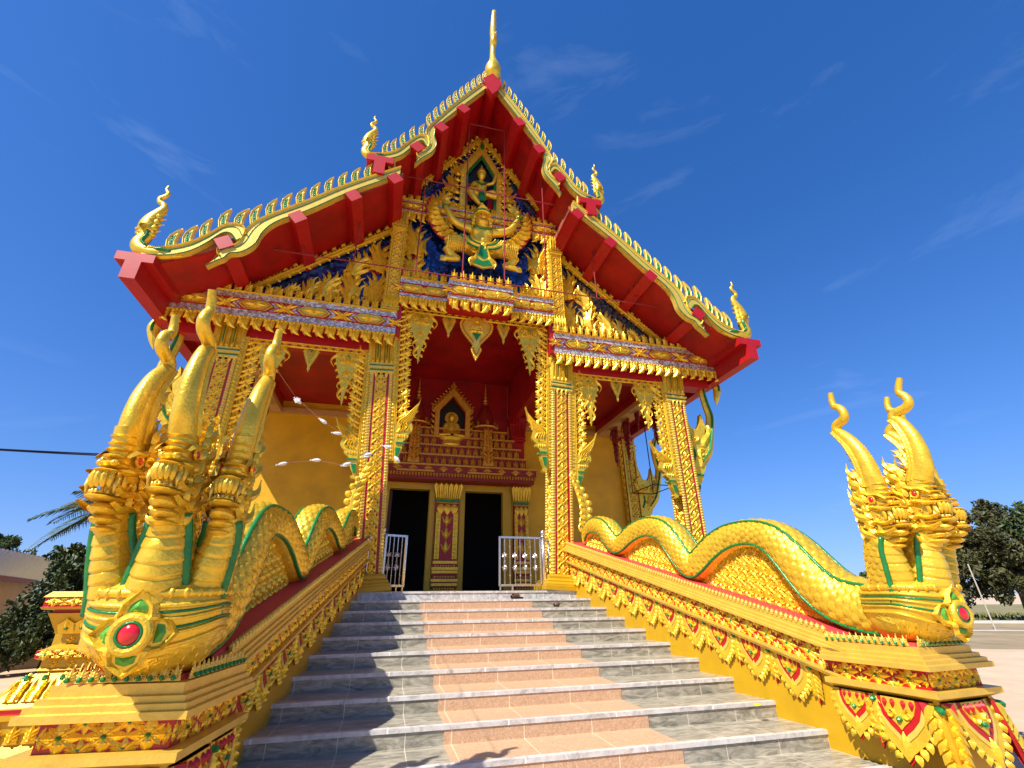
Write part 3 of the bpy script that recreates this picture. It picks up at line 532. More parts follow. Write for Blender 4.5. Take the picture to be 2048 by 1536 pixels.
def naga(side, w0, k, label):
    P, nout, fwd = bal_frame(w0, k); sx = side; base = P(-6.6, .25, -.55); off = -np.array([sx*base[0], base[1], base[2]])
    root = thing('naga_statue', label, 'statue', (sx*base[0], base[1], base[2]), 'three-headed nagas guarding the steps')
    def fin(mb, name, mats, par=root, **kw):
        if side < 0: mb = mb.mirror()
        return mb.map(lambda A: A+off).build(name, mats, par, **kw)
    sh_ = .10 if side < 0 else .0; bp = crv([(*P(y, .25-sh_*min(1, max(0, (-5.0-y)/1.8)), z), r*1.02, r) for y, z, r in BODY], 6)
    body = MB(); st_ = MB(); fr = scaled_tube(body, bp, nout, .080, 15, .042, .85, .12, 105, .0105); fb_ = fin(body, 'body', GOLD, smooth=True)
    for th in (.62, -.62): stripe(st_, fr, th, .022, 0, .016, lift=.034)
    for th in (np.pi-.87, -np.pi+.87): stripe(st_, fr, th, .026, 0, .018, lift=.028)
    fin(st_, 'green_stripe', GRN, fb_, smooth=True)
    # tail flourish climbing the column foot
    tl = MB(); pt = crv([(-.47, 1.06, .07), (-.36, 1.02, .065), (-.30, 1.2, .08), (-.30, 1.5, .10), (-.30, 1.8, .12), (-.30, 2.1, .11), (-.30, 2.4, .08), (-.30, 2.68, .02)], 5); cx = P(-.3, .25, 0)[0]
    xs = lerp([.02, -.02, .0, .06, .06, -.02, -.14, -.22], len(pt)); tl.tube([(cx+xs[i], p[0], p[1]) for i, p in enumerate(pt)], pt[:, 2], .06, X3, 10)
    for i, z in enumerate(np.linspace(1.25, 2.55, 9)): tl.ell((cx+np.interp(z, pt[:, 1][8:], xs[8:])+.13-.02*abs(i-4)+(-.03 if i > 6 else 0), -.31, z), (.085-.006*abs(i-3.5), .07, .075-.005*abs(i-3.5)), 0, 10, 7)
    sm = MB()
    for z in np.linspace(1.2, 2.4, 9): flame(sm, np.interp(z, pt[:, 1][8:], xs[8:])-.02, z, R(115), .3, .10, .05, 1)
    tl.put(sm, (cx, -.36, 0), X3, Z3, -Y3); fin(tl, 'tail', GOLD, smooth=False)
    # chest
    cx, ch = 3.185, MB(); fx = lambda y: fwd[0]*0
    lv = [(-.60, .12, -6.86, -6.56), (-.555, .20, -6.95, -6.50), (-.48, .28, -7.06, -6.45), (-.40, .33, -7.14, -6.42), (-.30, .358, -7.20, -6.40), (-.20, .366, -7.22, -6.40), (-.13, .360, -7.22, -6.42), (-.07, .335, -7.19, -6.48), (-.02, .285, -7.13, -6.54), (.03, .19, -7.03, -6.64)]
    nph = 40
    def hull(z, ph, o=0.0):
        zs = [q[0] for q in lv]; la, yf, yb = (np.interp(z, zs, [q[j] for q in lv]) for j in (1, 2, 3)); yc = (yf*.62+yb*.38); 
        s_, c_ = math.sin(ph), math.cos(ph); yl = (yc-yf) if c_ > 0 else (yb-yc)
        e = .88; gx = np.sign(s_)*abs(s_)**e; gy = np.sign(c_)*abs(c_)**e
        return np.array([cx+(la+o)*gx+(-.03)*(yc+6.9), yc-(yl+o)*gy, z])
    V = [hull(z, ph) for z in np.linspace(-.60, .03, 22) for ph in np.linspace(0, 2*np.pi, nph, endpoint=False)]
    ch.add(V, [(i*nph+j, i*nph+(j+1) % nph, (i+1)*nph+(j+1) % nph, (i+1)*nph+j) for i in range(21) for j in range(nph)]+[tuple(21*nph+j for j in range(nph))])
    fc = fin(ch, 'chest', GOLD, smooth=True)
    bd, gl = MB(), MB(); phs = np.linspace(-2.25, 2.25, 46)
    sag = lambda ph: -.10*math.cos(min(abs(ph), 1.57))**1.5
    for z0, r, kk in ((-.085, .026, .15), (-.135, .014, .45), (-.185, .010, .8), (-.245, .010, 1.1), (-.30, .013, 1.35)): bd.tube([hull(z0+kk*sag(ph)*.7, ph, .004) for ph in phs], r, r*1.0, Z3, 8)
    for z0, kk in ((-.160, .62), (-.225, 1.0)): gl.tube([hull(z0+kk*sag(ph)*.7, ph, .003) for ph in phs], .0085, None, Z3, 6)
    for ph in np.linspace(-1.9, 1.9, 18): q = hull(-.085+.15*sag(ph)*.7, ph, .018); bd.ell(q, (.02, .02, .03), 0, 6, 5)
    for row, (za, zb_) in enumerate(((-.36, -.42), (-.42, -.48), (-.48, -.55))):
        for ph in np.linspace(-1.6, 1.6, 11)+.13*(row % 2): bd.tube([hull(za+.5*sag(ph), ph, .0), hull(zb_+.4*sag(ph), ph, .0)], .005, None, X3, 5)
    fin(bd, 'chest_band', GOLD, fc, smooth=True); fin(gl, 'green_line', GRN, fc, smooth=True)
    # star jewel
    jw, jss, jl = MB(), [], MB(); c = hull(-.31, 0.0, .045); c[2] = -.31; N = np.array([0, -1., 0])
    jw.tube([c+np.array([.088*math.cos(t), -.01, .088*math.sin(t)]) for t in np.linspace(0, 2*np.pi, 25)], .03, .028, N, 10, 0, False); jw.ell(c, (.085, .025, .085), 0, 16, 6)
    jl.ell(c+np.array([0, -.015, 0]), (.060, .040, .060), 0, 18, 10); gr = MB(); gr.tube([c+np.array([.062*math.cos(t), -.03, .062*math.sin(t)]) for t in np.linspace(0, 2*np.pi, 25)], .008, None, N, 8, 0, False)
    for a, tw in ((90, 0), (270, 0), (0, 1), (180, -1)):
        U = np.array([math.cos(R(a)), 0, math.sin(R(a))]); NN_ = N
        if tw: an = tw*.30; U = np.array([tw*math.cos(an), abs(math.sin(an))*1.0, 0]); NN_ = np.array([tw*math.sin(abs(an)), -math.cos(an), 0])
        elif a == 270: U = np.array([0, .18, -.98]); NN_ = np.array([0, -.98, -.18])
        W_ = np.cross(NN_, U); mo, mg = MB(), MB(); Lq = .235 if a in (90, 0) else .21
        rib(mo, [(.09, .088), (.155, .075), (Lq, 0), (.155, -.075), (.09, -.088)], .042, .032); plate(mo, [(.085, .075), (.15, .065), (Lq-.012, 0), (.15, -.065), (.085, -.075)], .008)
        pyr(mg, [(.112, .052), (.15, .044), (Lq-.045, 0), (.15, -.044), (.112, -.052)], .016, 0, .008)
        jw.put(mo, c+NN_*(-.006), U, W_, NN_); jw.put(mo, c+NN_*(-.006), U, W_, -NN_); js = MB(); jss.append(js); js.put(mg, c+NN_*(-.003), U, W_, NN_)
    for a in (45, 135, 225, 315): jw.ell(c+np.array([.125*math.cos(R(a)), .015, .125*math.sin(R(a))]), (.03, .03, .03), 0, 8, 6)
    jo = fin(jw, 'star_jewel', GOLD, fc, smooth=False); fin(jl, 'red_gem', JRED, root, smooth=True); [fin(js, 'green_petal', LGRN, root) for js in jss]; fin(gr, 'gem_rim', GRN, root, smooth=True)
    # necks and heads
    for nm, path, O, crest, tw, ln in (('centre', [(3.185, -6.93, -.4, .20, .21), (3.185, -7.0, -.12, .172, .225), (3.18, -7.06, .1, .138, .205), (3.18, -7.10, .28, .108, .165), (3.185, -7.15, .42, .09, .145)], (3.18, -7.20, .47), CRC, 0.0, .03),
                               ('inner', [(3.02, -6.8, -.35, .17, .2), (2.98, -6.88, -.10, .132, .20), (2.94, -6.92, .1, .112, .185), (2.915, -6.95, .26, .095, .16), (2.915, -7.0, .40, .084, .14)], (2.915, -7.0, .44), CRS, -.10, -.035),
                               ('outer', [(3.42, -6.8, -.35, .17, .2), (3.44, -6.90, -.10, .132, .20), (3.49, -6.95, .1, .112, .185), (3.525, -6.99, .26, .095, .16), (3.54, -7.03, .40, .084, .14)], (3.54, -7.05, .44), CRS, .10, .055)):
        nk = MB(); sp = MB(); fr = scaled_tube(nk, crv(path, 8), X3, .055, 16, .024, 1.12, .075, 84, .0085); no = fin(nk, 'neck', GOLD, smooth=True)
        kk = len(fr[0])
        for th in (np.pi-1.16, -np.pi+1.16): stripe(sp, fr, th, .034, 0, .022, int(kk*.24), int(kk*.995), lift=.012)
        fin(sp, 'green_stripe', GRN, no, smooth=True)
        hd, gm, tt = MB(), [], MB(); naga_head(hd, gm, tt, O, (0, -1, 0), crest, tw, ln)
        ho = fin(hd, 'head', GOLD, smooth=False); [fin(g_, 'eye', JRED, ho, smooth=True) for g_ in gm]; fin(tt, 'teeth', GOLDL, ho, smooth=True)
        me = ho.data; me.polygons.foreach_set('use_smooth', np.ones(len(me.polygons), dtype=bool)); 
        try: me.set_sharp_from_angle(angle=R(48))
        except Exception: pass
    return root
naga(1, WR, KR, 'sunlit three-headed golden naga with red star jewel, at the foot of the right balustrade')
naga(-1, WL, KL, 'big three-headed golden naga with red star jewel, nearest the camera on the left balustrade')
# ------------------------------------------------------------------ temple
TP = thing('temple', 'ornate Thai temple hall with red roof soffits, gilded gable and four carved columns', 'temple', (0, 5, 0)); TOFF = np.array([0, -5., 0])
def tb(mb, name, mats, parent=None, **kw):
    return mb.map(lambda A: A+TOFF).build(name, mats, parent or TP, **kw)
def sym(mb): m = MB(); m.put(mb, (0, 0, 0), X3, Y3, Z3); q = mb.mirror(); m.add(q.arr(), q.f, list(q.m)); return m
MCELL = motif_cell()
# floor and plinth
m = MB(); m.box(-7.2, 7.2, .0, 24, -1.9, -.03); o_ = tb(m, 'plinth', YELG); m = MB(); m.box(-7.15, 7.15, .03, 5.2, -.031, -.004); tb(m, 'floor', MARB, o_)
# --- columns (one mesh set, copied)
def column_meshes():
    base = MB(); base.lathe([(.47, 0), (.47, .09), (.44, .10), (.44, .13), (.40, .17), (.40, .20), (.35, .24), (.35, .29), (.32, .33)], n=4, sq=True)
    sh = MB(); sh.box(-.245, .245, -.245, .245, .30, 5.0)
    pan, stp = MB(), MB()
    for a in range(4):
        U = np.array([math.cos(a*math.pi/2), math.sin(a*math.pi/2), 0]); N = np.array([U[1], -U[0], 0])
        for j in range(17): pan.put(MCELL, N*.246+Z3*(.47+.265*j), U, Z3, N, 1, .86, .98, 1)
        for sg in (-1, 1): pan.box(*[0]*6) if False else None
        mo = MB(); plate(mo, [(-.15, 0), (.15, 0), (.15, .05), (.09, .02), (.0, -.12), (-.09, .02), (-.15, .05)], .03); [leaf(mo, x, .12, R(-90), .26 if x == 0 else .2, .09, .04, 0, .02) for x in (-.12, 0, .12)]
        pan.put(mo, N*.25+Z3*4.88, U, Z3, N)
        for sg in (-1, 1):
            c = U*sg*.245+N*.245
            stm = MB(); plate(stm, [(-.032, .3), (.045, .3), (.045, 4.98), (-.032, 4.98)], .012)
            for z in np.arange(.34, 4.95, .068):
                leaf(stm, -.022, z, R(55), .062, .045, .028, 0, .010); leaf(stm, .035, z, R(125), .062, .045, .028, 0, .010)
            stp.put(stm, U*sg*.225+N*.247, U, Z3, N)
    ring = MB(); ring.lathe([(.27, 4.93), (.30, 4.95), (.30, 4.99), (.27, 5.0)], sq=True, m=0); ring.lathe([(.275, 5.0), (.275, 5.045)], sq=True, m=2); ring.lathe([(.28, 5.045), (.325, 5.065), (.325, 5.105), (.28, 5.125)], sq=True, m=0); ring.lathe([(.275, 5.125), (.275, 5.165)], sq=True, m=2); ring.lathe([(.28, 5.165), (.30, 5.18), (.30, 5.2), (.27, 5.215)], sq=True, m=0)
    cap = MB(); cap.lathe([(.245, 5.2), (.25, 5.4), (.275, 5.7), (.30, 6.0)], sq=True, m=1)
    for a in range(4):
        U = np.array([math.cos(a*math.pi/2), math.sin(a*math.pi/2), 0]); N = np.array([U[1], -U[0], 0]); V = Z3+N*.06
        for j in range(5):
            u = -.22+.11*j; mo = MB(); w = .10
            plate(mo, [(-w*.5, 0), (w*.5, 0), (w*.52, .5), (w*.6, .68), (0, .82), (-w*.6, .68), (-w*.52, .5)], .03, 0)
            for sg in (-1, 1): rib(mo, [(sg*w*.36, .02), (sg*w*.36, .5), (sg*w*.45, .66), (0, .8)], .03, .035, 0, False, .03)
            rib(mo, [(0, .04), (0, .7)], .028, .012, 2 if j % 2 else 0, False, .031); leaf(mo, 0, .55, R(90), .26, .07, .05, 0, .03)
            leaf(mo, 0, .0, R(90), .16, .08, .04, 0, .03)
            cap.put(mo, N*.25+Z3*5.2+U*u, U*(1+.0), V, N)
        cap.tube([N*.25+U*.25+Z3*5.2, N*.262+U*.262+Z3*5.5, N*.31+U*.31+Z3*6.0], [.03, .035, .05], None, U, 6)
    return base, sh, pan, stp, ring, cap
cm = column_meshes(); protos = None
def column(x, y, lean, first):
    global protos
    if first is None:
        s = cm[1].build('column', RED, TP); ch = [cm[0].build('base', YELG, s), cm[2].build('carved_panel', G4, s), cm[3].build('corner_strip', GOLDL, s), cm[4].build('collar', [GOLDL, RED, GRN], s), cm[5].build('capital', G4, s)]
        protos = (s, ch)
    else:
        s = protos[0].copy(); COL.objects.link(s); s.parent = TP
        for c in protos[1]: q = c.copy(); COL.objects.link(q); q.parent = s
    s.location = (x, y-5, 0); s.rotation_euler = (0, lean, 0); return s
LI, LO = .050, .012; XI, XO = 2.11, 5.80
first = None
for x, ln in ((-XO, -LO), (-XI, -LI), (XI, LI), (XO, LO)): first = column(x, .23, ln, first) or first
colx = lambda z, inner=True: XI+math.tan(LI)*z if inner else XO+math.tan(LO)*z
# --- curled leaf strips flanking the openings, with their swan-tail brackets
def motif_kin(H=1.7):
    m = MB(); u0 = 0
    plate(m, [(-.02, 0), (.09, .0), (.12, .05), (.05, .1), (.14, .3), (.16, .42), (.20, .46), (.20, .50), (.17, .52), (.22, .58), (.30, .64), (.30, .70), (-.02, .70)], .16, 0, -.08, True)
    plate(m, [(0, .14), (.06, .14), (.12, .36), (0, .36)], .03, 2, .08); plate(m, [(0, .455), (.22, .455), (.22, .50), (0, .50)], .05, 2, .06); plate(m, [(0, .455), (.22, .455), (.22, .50), (0, .50)], .05, 2, -.11)
    o = crv([(-.02, .70), (.28, .72), (.40, .86), (.36, 1.05), (.42, 1.2), (.50, 1.35), (.55, 1.52), (.60, 1.70), (.55, 1.56), (.44, 1.42), (.30, 1.30), (.16, 1.18), (.05, 1.04), (-.02, .95)], 3)
    plate(m, [tuple(p) for p in o], .12, 0, -.06, True)
    for sd in (1, -1):
        t = MB()
        for k, (a, b) in enumerate(((.0, 0), (.06, .03), (.13, .05), (.20, .06))):
            rib(t, crv([(.02+a, .74+b), (.10+a, .86), (.06+a*.9, 1.02-.1*a), (.22+a*.7, 1.16-.2*a), (.40+a*.3, 1.36-.3*a), (.52, 1.5-.1*a)], 4), lerp([.06, .075, .07, .055, .03], 21), .05, 0, False, .05)
        rib(t, crv([(.05, .78), (.14, .92), (.10, 1.02)], 5), .05, .03, 2, False, .055); rib(t, crv([(.2, .78), (.27, .9), (.24, 1.0)], 5), .035, .03, 2, False, .055)
        spiral(t, .19, .90, .10, 1.4, .05, .05, -1, R(200), 0, .05); spiral(t, .38, 1.24, .06, 1.2, .035, .04, -1, R(160), 0, .05); spiral(t, .06, .6, .05, 1.1, .03, .03, 1, R(0), 0, .07)
        for x in (.04, .1, .16, .22): leaf(t, x, .69, R(-90), .09, .05, .03, 0, .08)
        m.put(t, (0, 0, 0), X3, Y3, sd*Z3)
    flame(m, .34, 1.08, R(35), .2, .08, .04, 1, both=True); flame(m, .46, 1.3, R(20), .12, .05, .03, 1, both=True); return m
KIN = motif_kin(); CUR = motif_curl(.30, 1)
def frame_strip(x0, z0, z1, d, ln, label=None, kin=True, sc=1.0, kv=1.0):      # d: direction of the opening
    V = np.array([math.tan(ln), 0, 1.]); V /= np.linalg.norm(V); U = np.array([d, 0, 0.]); m = MB(); H = z1-z0; sm = MB()
    plate(sm, [(0, 0), (.15, 0), (.15, H), (0, H)], .10, 0, -.05, True)
    for z in np.arange(.05, H-.03, .095):
        for n0 in (.05,): bead(sm, .05, z, .032, .03, 0, n0)
    for u in (.012, .095, .135): rib(sm, [(u, 0), (u, H)], .025, .02, 0, False, .05)
    z = .85*kv if kin else .05
    while z < H-.12:
        sm.put(CUR, (.13, z, .0), X3, Y3, Z3, 1.0*sc); sm.put(CUR, (.13, z, -.0), X3, Y3, -Z3, 1.0*sc); z += .285*sc
    m.put(sm, (x0, .04, z0), U, V, -Y3); o = tb(m, 'leaf_strip', G4)
    if kin:
        k = MB(); k.put(KIN, (x0+d*.15+V[0]*-.05, .04, z0-.06), U, V, -Y3, 1.0, .95, kv); k.map(lambda A: A+TOFF); k.build('scroll_bracket', G4, o)
for s in (-1, 1):
    frame_strip(s*(colx(2.75)-.27), 2.75, 7.02, -s, s*LI); frame_strip(s*(colx(2.3)+.27), 2.35, 5.55, s, s*LI, kv=.9); frame_strip(s*(colx(2.2, False)-.27), 2.25, 5.55, -s, s*LO, kv=.9)
# swan brackets outside the outer columns
def swan(x, y, s, z0=2.3):
    m = MB(); P = lambda a, z: np.array([s*(x+a), y, z+z0-2.3])
    path = crv([(.38, 3.25), (.66, 3.6), (.84, 4.1), (.98, 4.62), (.92, 5.05), (.89, 5.5), (1.05, 5.86), (1.3, 5.92), (1.44, 5.65), (1.36, 5.3), (1.3, 5.08)], 5); k = len(path)
    m.tube([P(a, z) for a, z in path], lerp([.09, .10, .10, .095, .09, .085, .08, .085, .10, .07, .01], k), lerp([.17, .17, .15, .13, .12, .11, .11, .12, .14, .09, .01], k), Y3, 10)
    for sd in (-1, 1): m.tube([P(a, z)+np.array([0, sd*lerp([.09, .10, .10, .095, .09, .085, .08, .085, .10, .07, .01], k)[i], 0]) for i, (a, z) in enumerate(path)][:-8], lerp([.05, .06, .05, .045], k-8), .03, Y3, 8, 2)
    bm_ = MB(); o = [(.0, 2.3), (.12, 2.34), (.2, 2.6), (.30, 2.75), (.34, 2.85), (.34, 2.92), (.42, 3.0), (.48, 3.15), (.62, 3.35), (.78, 3.75), (.62, 4.05), (.70, 4.35), (.62, 4.7), (.54, 4.4), (.42, 4.2), (.22, 4.25), (.06, 4.75), (0, 4.9)]
    plate(bm_, [(a, z) for a, z in o], .16, 0, -.08, True)
    for sd in (-1, 1):
        t = MB(); spiral(t, .42, 3.5, .2, 1.6, .09, .06, 1, R(200), 0, .08); spiral(t, .25, 3.95, .14, 1.3, .07, .05, -1, R(30), 0, .08); flame(t, .5, 3.7, R(80), .95, .22, .07, -1, 0, .08); flame(t, .15, 3.6, R(95), 1.0, .2, .07, 1, 0, .08); flame(t, .3, 3.1, R(60), .8, .18, .06, 1, 0, .08)
        rib(t, [(.02, 2.86), (.34, 2.88)], .07, .04, 2, False, .08); rib(t, [(.02, 2.55), (.16, 2.5)], .2, .03, 2, False, .08); rib(t, crv([(.1, 3.2), (.2, 3.5), (.12, 3.8)], 4), .07, .04, 2, False, .085)
        bm_m = t; bm_.put(t, (0, 0, 0), X3, Y3, sd*Z3)
    m.put(bm_, (s*x, y, z0-2.3), np.array([s, 0, 0]), Z3, -Y3); tb(m, 'swan_bracket', G4)
for s in (-1, 1): swan(6.10, .22, s); swan(7.0, 4.75, s, 1.9)
# --- side and central entablatures
MHEX, MSTAR = motif_hex(), motif_star()
def entab(name, xa, xb, yf, zl, hs, pitch, hexk, spk=.34, yb=.45, both=False, fr=.30):
    # zl: underside of the lower mirror band; hs: heights of (lower band, lozenge band, upper band)
    h1, h2, h3 = hs; body, sil, orn = MB(), MB(), MB(); z1, z2, z3 = zl+h1, zl+h1+h2, zl+sum(hs)
    body.box(xa, xb, yf+.02, yb, zl-.04, z3+.03)
    o = tb(body, name, RED); sil.box(xa, xb, yf, yf+.03, zl, z1); sil.box(xa, xb, yf, yf+.03, z2, z3); sil.box(xa, xb, yf+.006, yf+.03, z1+.004, z2-.004); 
    x = xa+pitch/2 if not both else None; cx = (xa+xb)/2; w = xb-xa; n = max(1, int(round(w/pitch)))
    for j in range(n):
        orn.put(MHEX, (xa+(j+.5)*w/n, yf+.004, (z1+z2)/2), X3, Z3, -Y3, hexk, w/n/pitch, 1)
        if j < n-1: orn.put(MSTAR, (xa+(j+1)*w/n, yf+.004, (z1+z2)/2), X3, Z3, -Y3, hexk, w/n/pitch, 1)
    for sx, xx in ((1, xa), (-1, xb)): orn.put(MSTAR, (xx+sx*.02, yf+.003, (z1+z2)/2), X3, Z3, -Y3, hexk*.7)
    for z in (z1, z2): rb = MB(); rib(rb, [(xa, z), (xb, z)], .03, .03, 1); orn.put(rb, (0, yf-.002, 0), X3, Z3, -Y3)
    rb = MB(); rib(rb, [(xa, z3+.02), (xb, z3+.02)], .05, .05, 0); rib(rb, [(xa, zl-.02), (xb, zl-.02)], .05, .05, 0); orn.put(rb, (0, yf, 0), X3, Z3, -Y3)
    nf = int(round(w/(fr*.93)))
    for j in range(nf):
        xx = xa+(j+.5)*w/nf; orn.put(MFRG[1 if xx < 0 else -1] if abs(xx) > .1 else MFRG[1], (xx, yf+.02, zl-.03), X3, Z3, -Y3, fr/.28, 1, 1.0)
    ns = int(round(w/(spk*.66)))
    for j in range(ns): orn.put(MSPK, (xa+(j+.5)*w/ns, yf+.04, z3+.03), X3, Z3, -Y3, spk/.34)
    # continue the mirror bands round the free ends
    for xx, sgn in ((xa, -1), (xb, 1)): sil.box(xx-.012 if sgn < 0 else xx-.001, xx+.001 if sgn < 0 else xx+.012, yf+.04, yb, zl, z3)
    tb(sil, 'mirror_band', SILV, o); tb(orn, 'gilded_band', G4, o); return o
for s in (-1, 1):
    xa, xb = (2.14, 7.35) if s > 0 else (-7.35, -2.14)
    entab('entablature', xa, xb, -.30, 5.93, (.19, .28, .17), 1.44, 1.0)
# central, stepped forward in the middle
for xa, xb, yf, zl in ((-2.14, -.88, -.30, 7.10), (.88, 2.14, -.30, 7.10), (-.88, .88, -.60, 7.04)): entab('upper_lintel', xa, xb, yf, zl, (.12, .30, .16), .80, .95, .36, .45)
entab('gable_beam', -2.45, 2.45, -.12, 10.22, (.10, .26, .10), .85, .85, .32, .3)
# red lintels, ceilings and bulkheads behind
m = MB(); m.box(-2.14, 2.14, .02, .40, 6.90, 7.3); m.box(-.87, .87, -.56, .02, 6.93, 7.06)
for s in (-1, 1):
    m.box(*sorted((s*2.2, s*7.1)), .02, .42, 5.50, 5.9); m.box(*sorted((s*2.03, s*2.22)), -.25, .44, 5.95, 8.0)
tb(m, 'lintel', RED)
m = MB(); m.box(-2.1, 2.1, .4, 5.0, 7.3, 7.5)
for s in (-1, 1): m.box(*sorted((s*2.1, s*2.3)), .42, 4.98, 5.62, 7.29); m.box(*sorted((s*2.305, s*7.3)), .42, 5.0, 5.95, 6.1); m.box(*sorted((s*5.62, s*6.15)), .45, 4.95, 5.66, 5.94)
tb(m, 'ceiling', REDS)
for s in (-1, 1):
    for q_ in ((s*5.60, s*6.17, .46, 4.94, 5.50, 5.655), (s*2.42, s*5.595, 4.86, 4.99, 5.50, 5.68), (s*6.175, s*7.05, 4.86, 4.99, 5.50, 5.68)): m = MB(); m.box(*sorted(q_[:2]), *q_[2:]); tb(m, 'cornice', BEIGE)
# scalloped gold band and hanging pendants of each opening
DRP, CHV = motif_drop(.70, 1.55), motif_chev(.34, .66); DRS = motif_drop(.64, 1.45)
m = MB()
for xa, xb, z in ((-2.0, 2.0, 6.95), (2.55, 5.55, 5.52), (-5.55, -2.55, 5.52)):
    mo = MB(); rib(mo, [(xa, z), (xb, z)], .05, .04); rib(mo, [(xa, z-.1), (xb, z-.1)], .04, .04); n = int((xb-xa)/.19)
    for j in range(n): x = xa+(j+.5)*(xb-xa)/n; rib(mo, crv([(x-.09, z-.1), (x, z-.02), (x+.09, z-.1)], 3), .03, .03); leaf(mo, x, z-.1, R(90), .07, .06, .03)
    plate(mo, [(xa, z+.02), (xb, z+.02), (xb, z-.1), (xa, z-.1)], .02, 1, -.02); m.put(mo, (0, .02, 0), X3, Z3, -Y3)
tb(m, 'scalloped_band', G4)
def hang(mo, x, z, name, flip=1): k = MB(); k.put(mo, (x, .06, z), np.array([flip, 0, 0]), Z3, -Y3); return tb(k, name, G4)
for s in (-1, 1):
    hang(DRP, s*1.50, 6.88, 'corner_pendant', s); hang(CHV, s*.76, 6.86, 'chevron_pendant')
    hang(DRS, s*3.18, 5.46, 'corner_pendant', s); hang(DRS, s*4.90, 5.46, 'corner_pendant', s); hang(CHV, s*4.05, 5.46, 'chevron_pendant')
m = MB(); sc = lambda k, dz=0: [(x*k, (z+.5)*k-.5+dz) for x, z in [(p[0], p[1]) for p in np.vstack([crv([(.36, .02), (.46, -.18), (.40, -.42), (.24, -.64), (.11, -.80), (.08, -.88), (.13, -.98), (.08, -1.12), (0, -1.30)], 3), crv([(0, -1.30), (-.08, -1.12), (-.13, -.98), (-.08, -.88), (-.11, -.80), (-.24, -.64), (-.40, -.42), (-.46, -.18), (-.36, .02)], 3)[1:]])]]
mo = MB(); plate(mo, sc(1.0), .06, 0, -.03, True); plate(mo, sc(.86, .03), .015, 1, .03); plate(mo, sc(.82, .03), .03, 0, .03); plate(mo, sc(.66, .05), .012, 3, .06)
q = np.array(sc(.97))
for i in range(0, len(q)-1, 1): bead(mo, q[i][0], q[i][1], .028, .03, 0, .03)
tag_ = None; ang = np.linspace(0, 2*math.pi, 14, endpoint=False); plate(mo, [(.17*math.cos(a), -.12+.15*math.sin(a)) for a in ang], .02, 0, .07)
mo.ell((0, -.13, .09), (.055, .065, .05), 0); mo.ell((0, -.05, .09), (.03, .05, .03), 0); mo.tube([(0, -.2, .08), (0, -.3, .1), (0, -.42, .09)], [.06, .10, .08], .05, X3, 10)
for s in (-1, 1): mo.tube([(s*.09, -.25, .09), (s*.15, -.36, .09), (s*.04, -.40, .13)], [.035, .03, .02], None, Z3, 8); mo.tube([(s*.02, -.46, .1), (s*.14, -.46, .1), (s*.18, -.42, .08)], [.05, .05, .03], .035, Z3, 8)
plate(mo, [(-.12, -.5), (.12, -.5), (.05, -.62), (0, -.72), (-.05, -.62)], .03, 2, .06); bead(mo, 0, -1.0, .035, .03, 2, .03)
hang(mo, 0, 6.9, 'medallion_pendant')
# --- gable panels, pilasters and rakes
m = MB(); m.prism([(-6.9, 6.5), (-2.25, 6.5), (-2.25, 7.08), (2.25, 7.08), (2.25, 6.5), (6.9, 6.5), (5.6, 7.2), (2.5, 10.0), (2.3, 10.6), (.1, 14.55), (-.1, 14.55), (-2.3, 10.6), (-2.5, 10.0), (-5.6, 7.2)], .12, .40, 0); tb(m, 'gable_wall', BLUED)
m = MB(); 
m.prism([(-2.2, 7.6), (2.2, 7.6), (2.2, 10.25), (-2.2, 10.25)], .085, .119, 0); m.prism([(-2.1, 10.6), (2.1, 10.6), (0, 14.2)], .085, .119, 0)
tb(m, 'blue_mosaic_panel', BLUE)
for s in (-1, 1):
    m = MB(); m.prism([(s*2.5, 6.6), (s*6.1, 6.6), (s*2.5, 9.6)], .085, .119, 0); tb(m, 'side_mosaic_panel', BLUE if s < 0 else BLUED)
def rake(xa, za, xb, zb, n, name, cs=.30):
    for s in (-1, 1):
        m = MB(); mo = MB(); L_ = math.hypot(xb-xa, zb-za); plate(mo, [(0, -.09), (L_, -.09), (L_, .02), (0, .02)], .10)
        rib(mo, [(0, -.09), (L_, -.09)], .04, .05, 0, False, .1); rib(mo, [(0, .0), (L_, .0)], .05, .05, 0, False, .1)
        for j in range(n):
            u = (j+.5)*L_/n; spiral(mo, u, .11, .085, 1.15, .055, .05, 1, R(-90), 0, .06); flame(mo, u-.02, .1, R(60), .26, .09, .05, -1, 0, .05); leaf(mo, u+.08, .03, R(40), .16, .07, .04, 0, .06); leaf(mo, u, -.1, R(-90), .09, .08, .03, 0, .09)
        U = np.array([s*(xb-xa), 0, zb-za])/L_; V = np.array([-s*(zb-za), 0, (xb-xa)])/L_; V = V if V[2] > 0 else -V
        m.put(mo, (s*xa, .02, za), U, V, -Y3); tb(m, name, G4)
rake(5.72, 6.88, 2.52, 9.50, 15, 'gable_rake'); rake(2.18, 11.1, .02, 14.15, 15, 'upper_gable_rake')
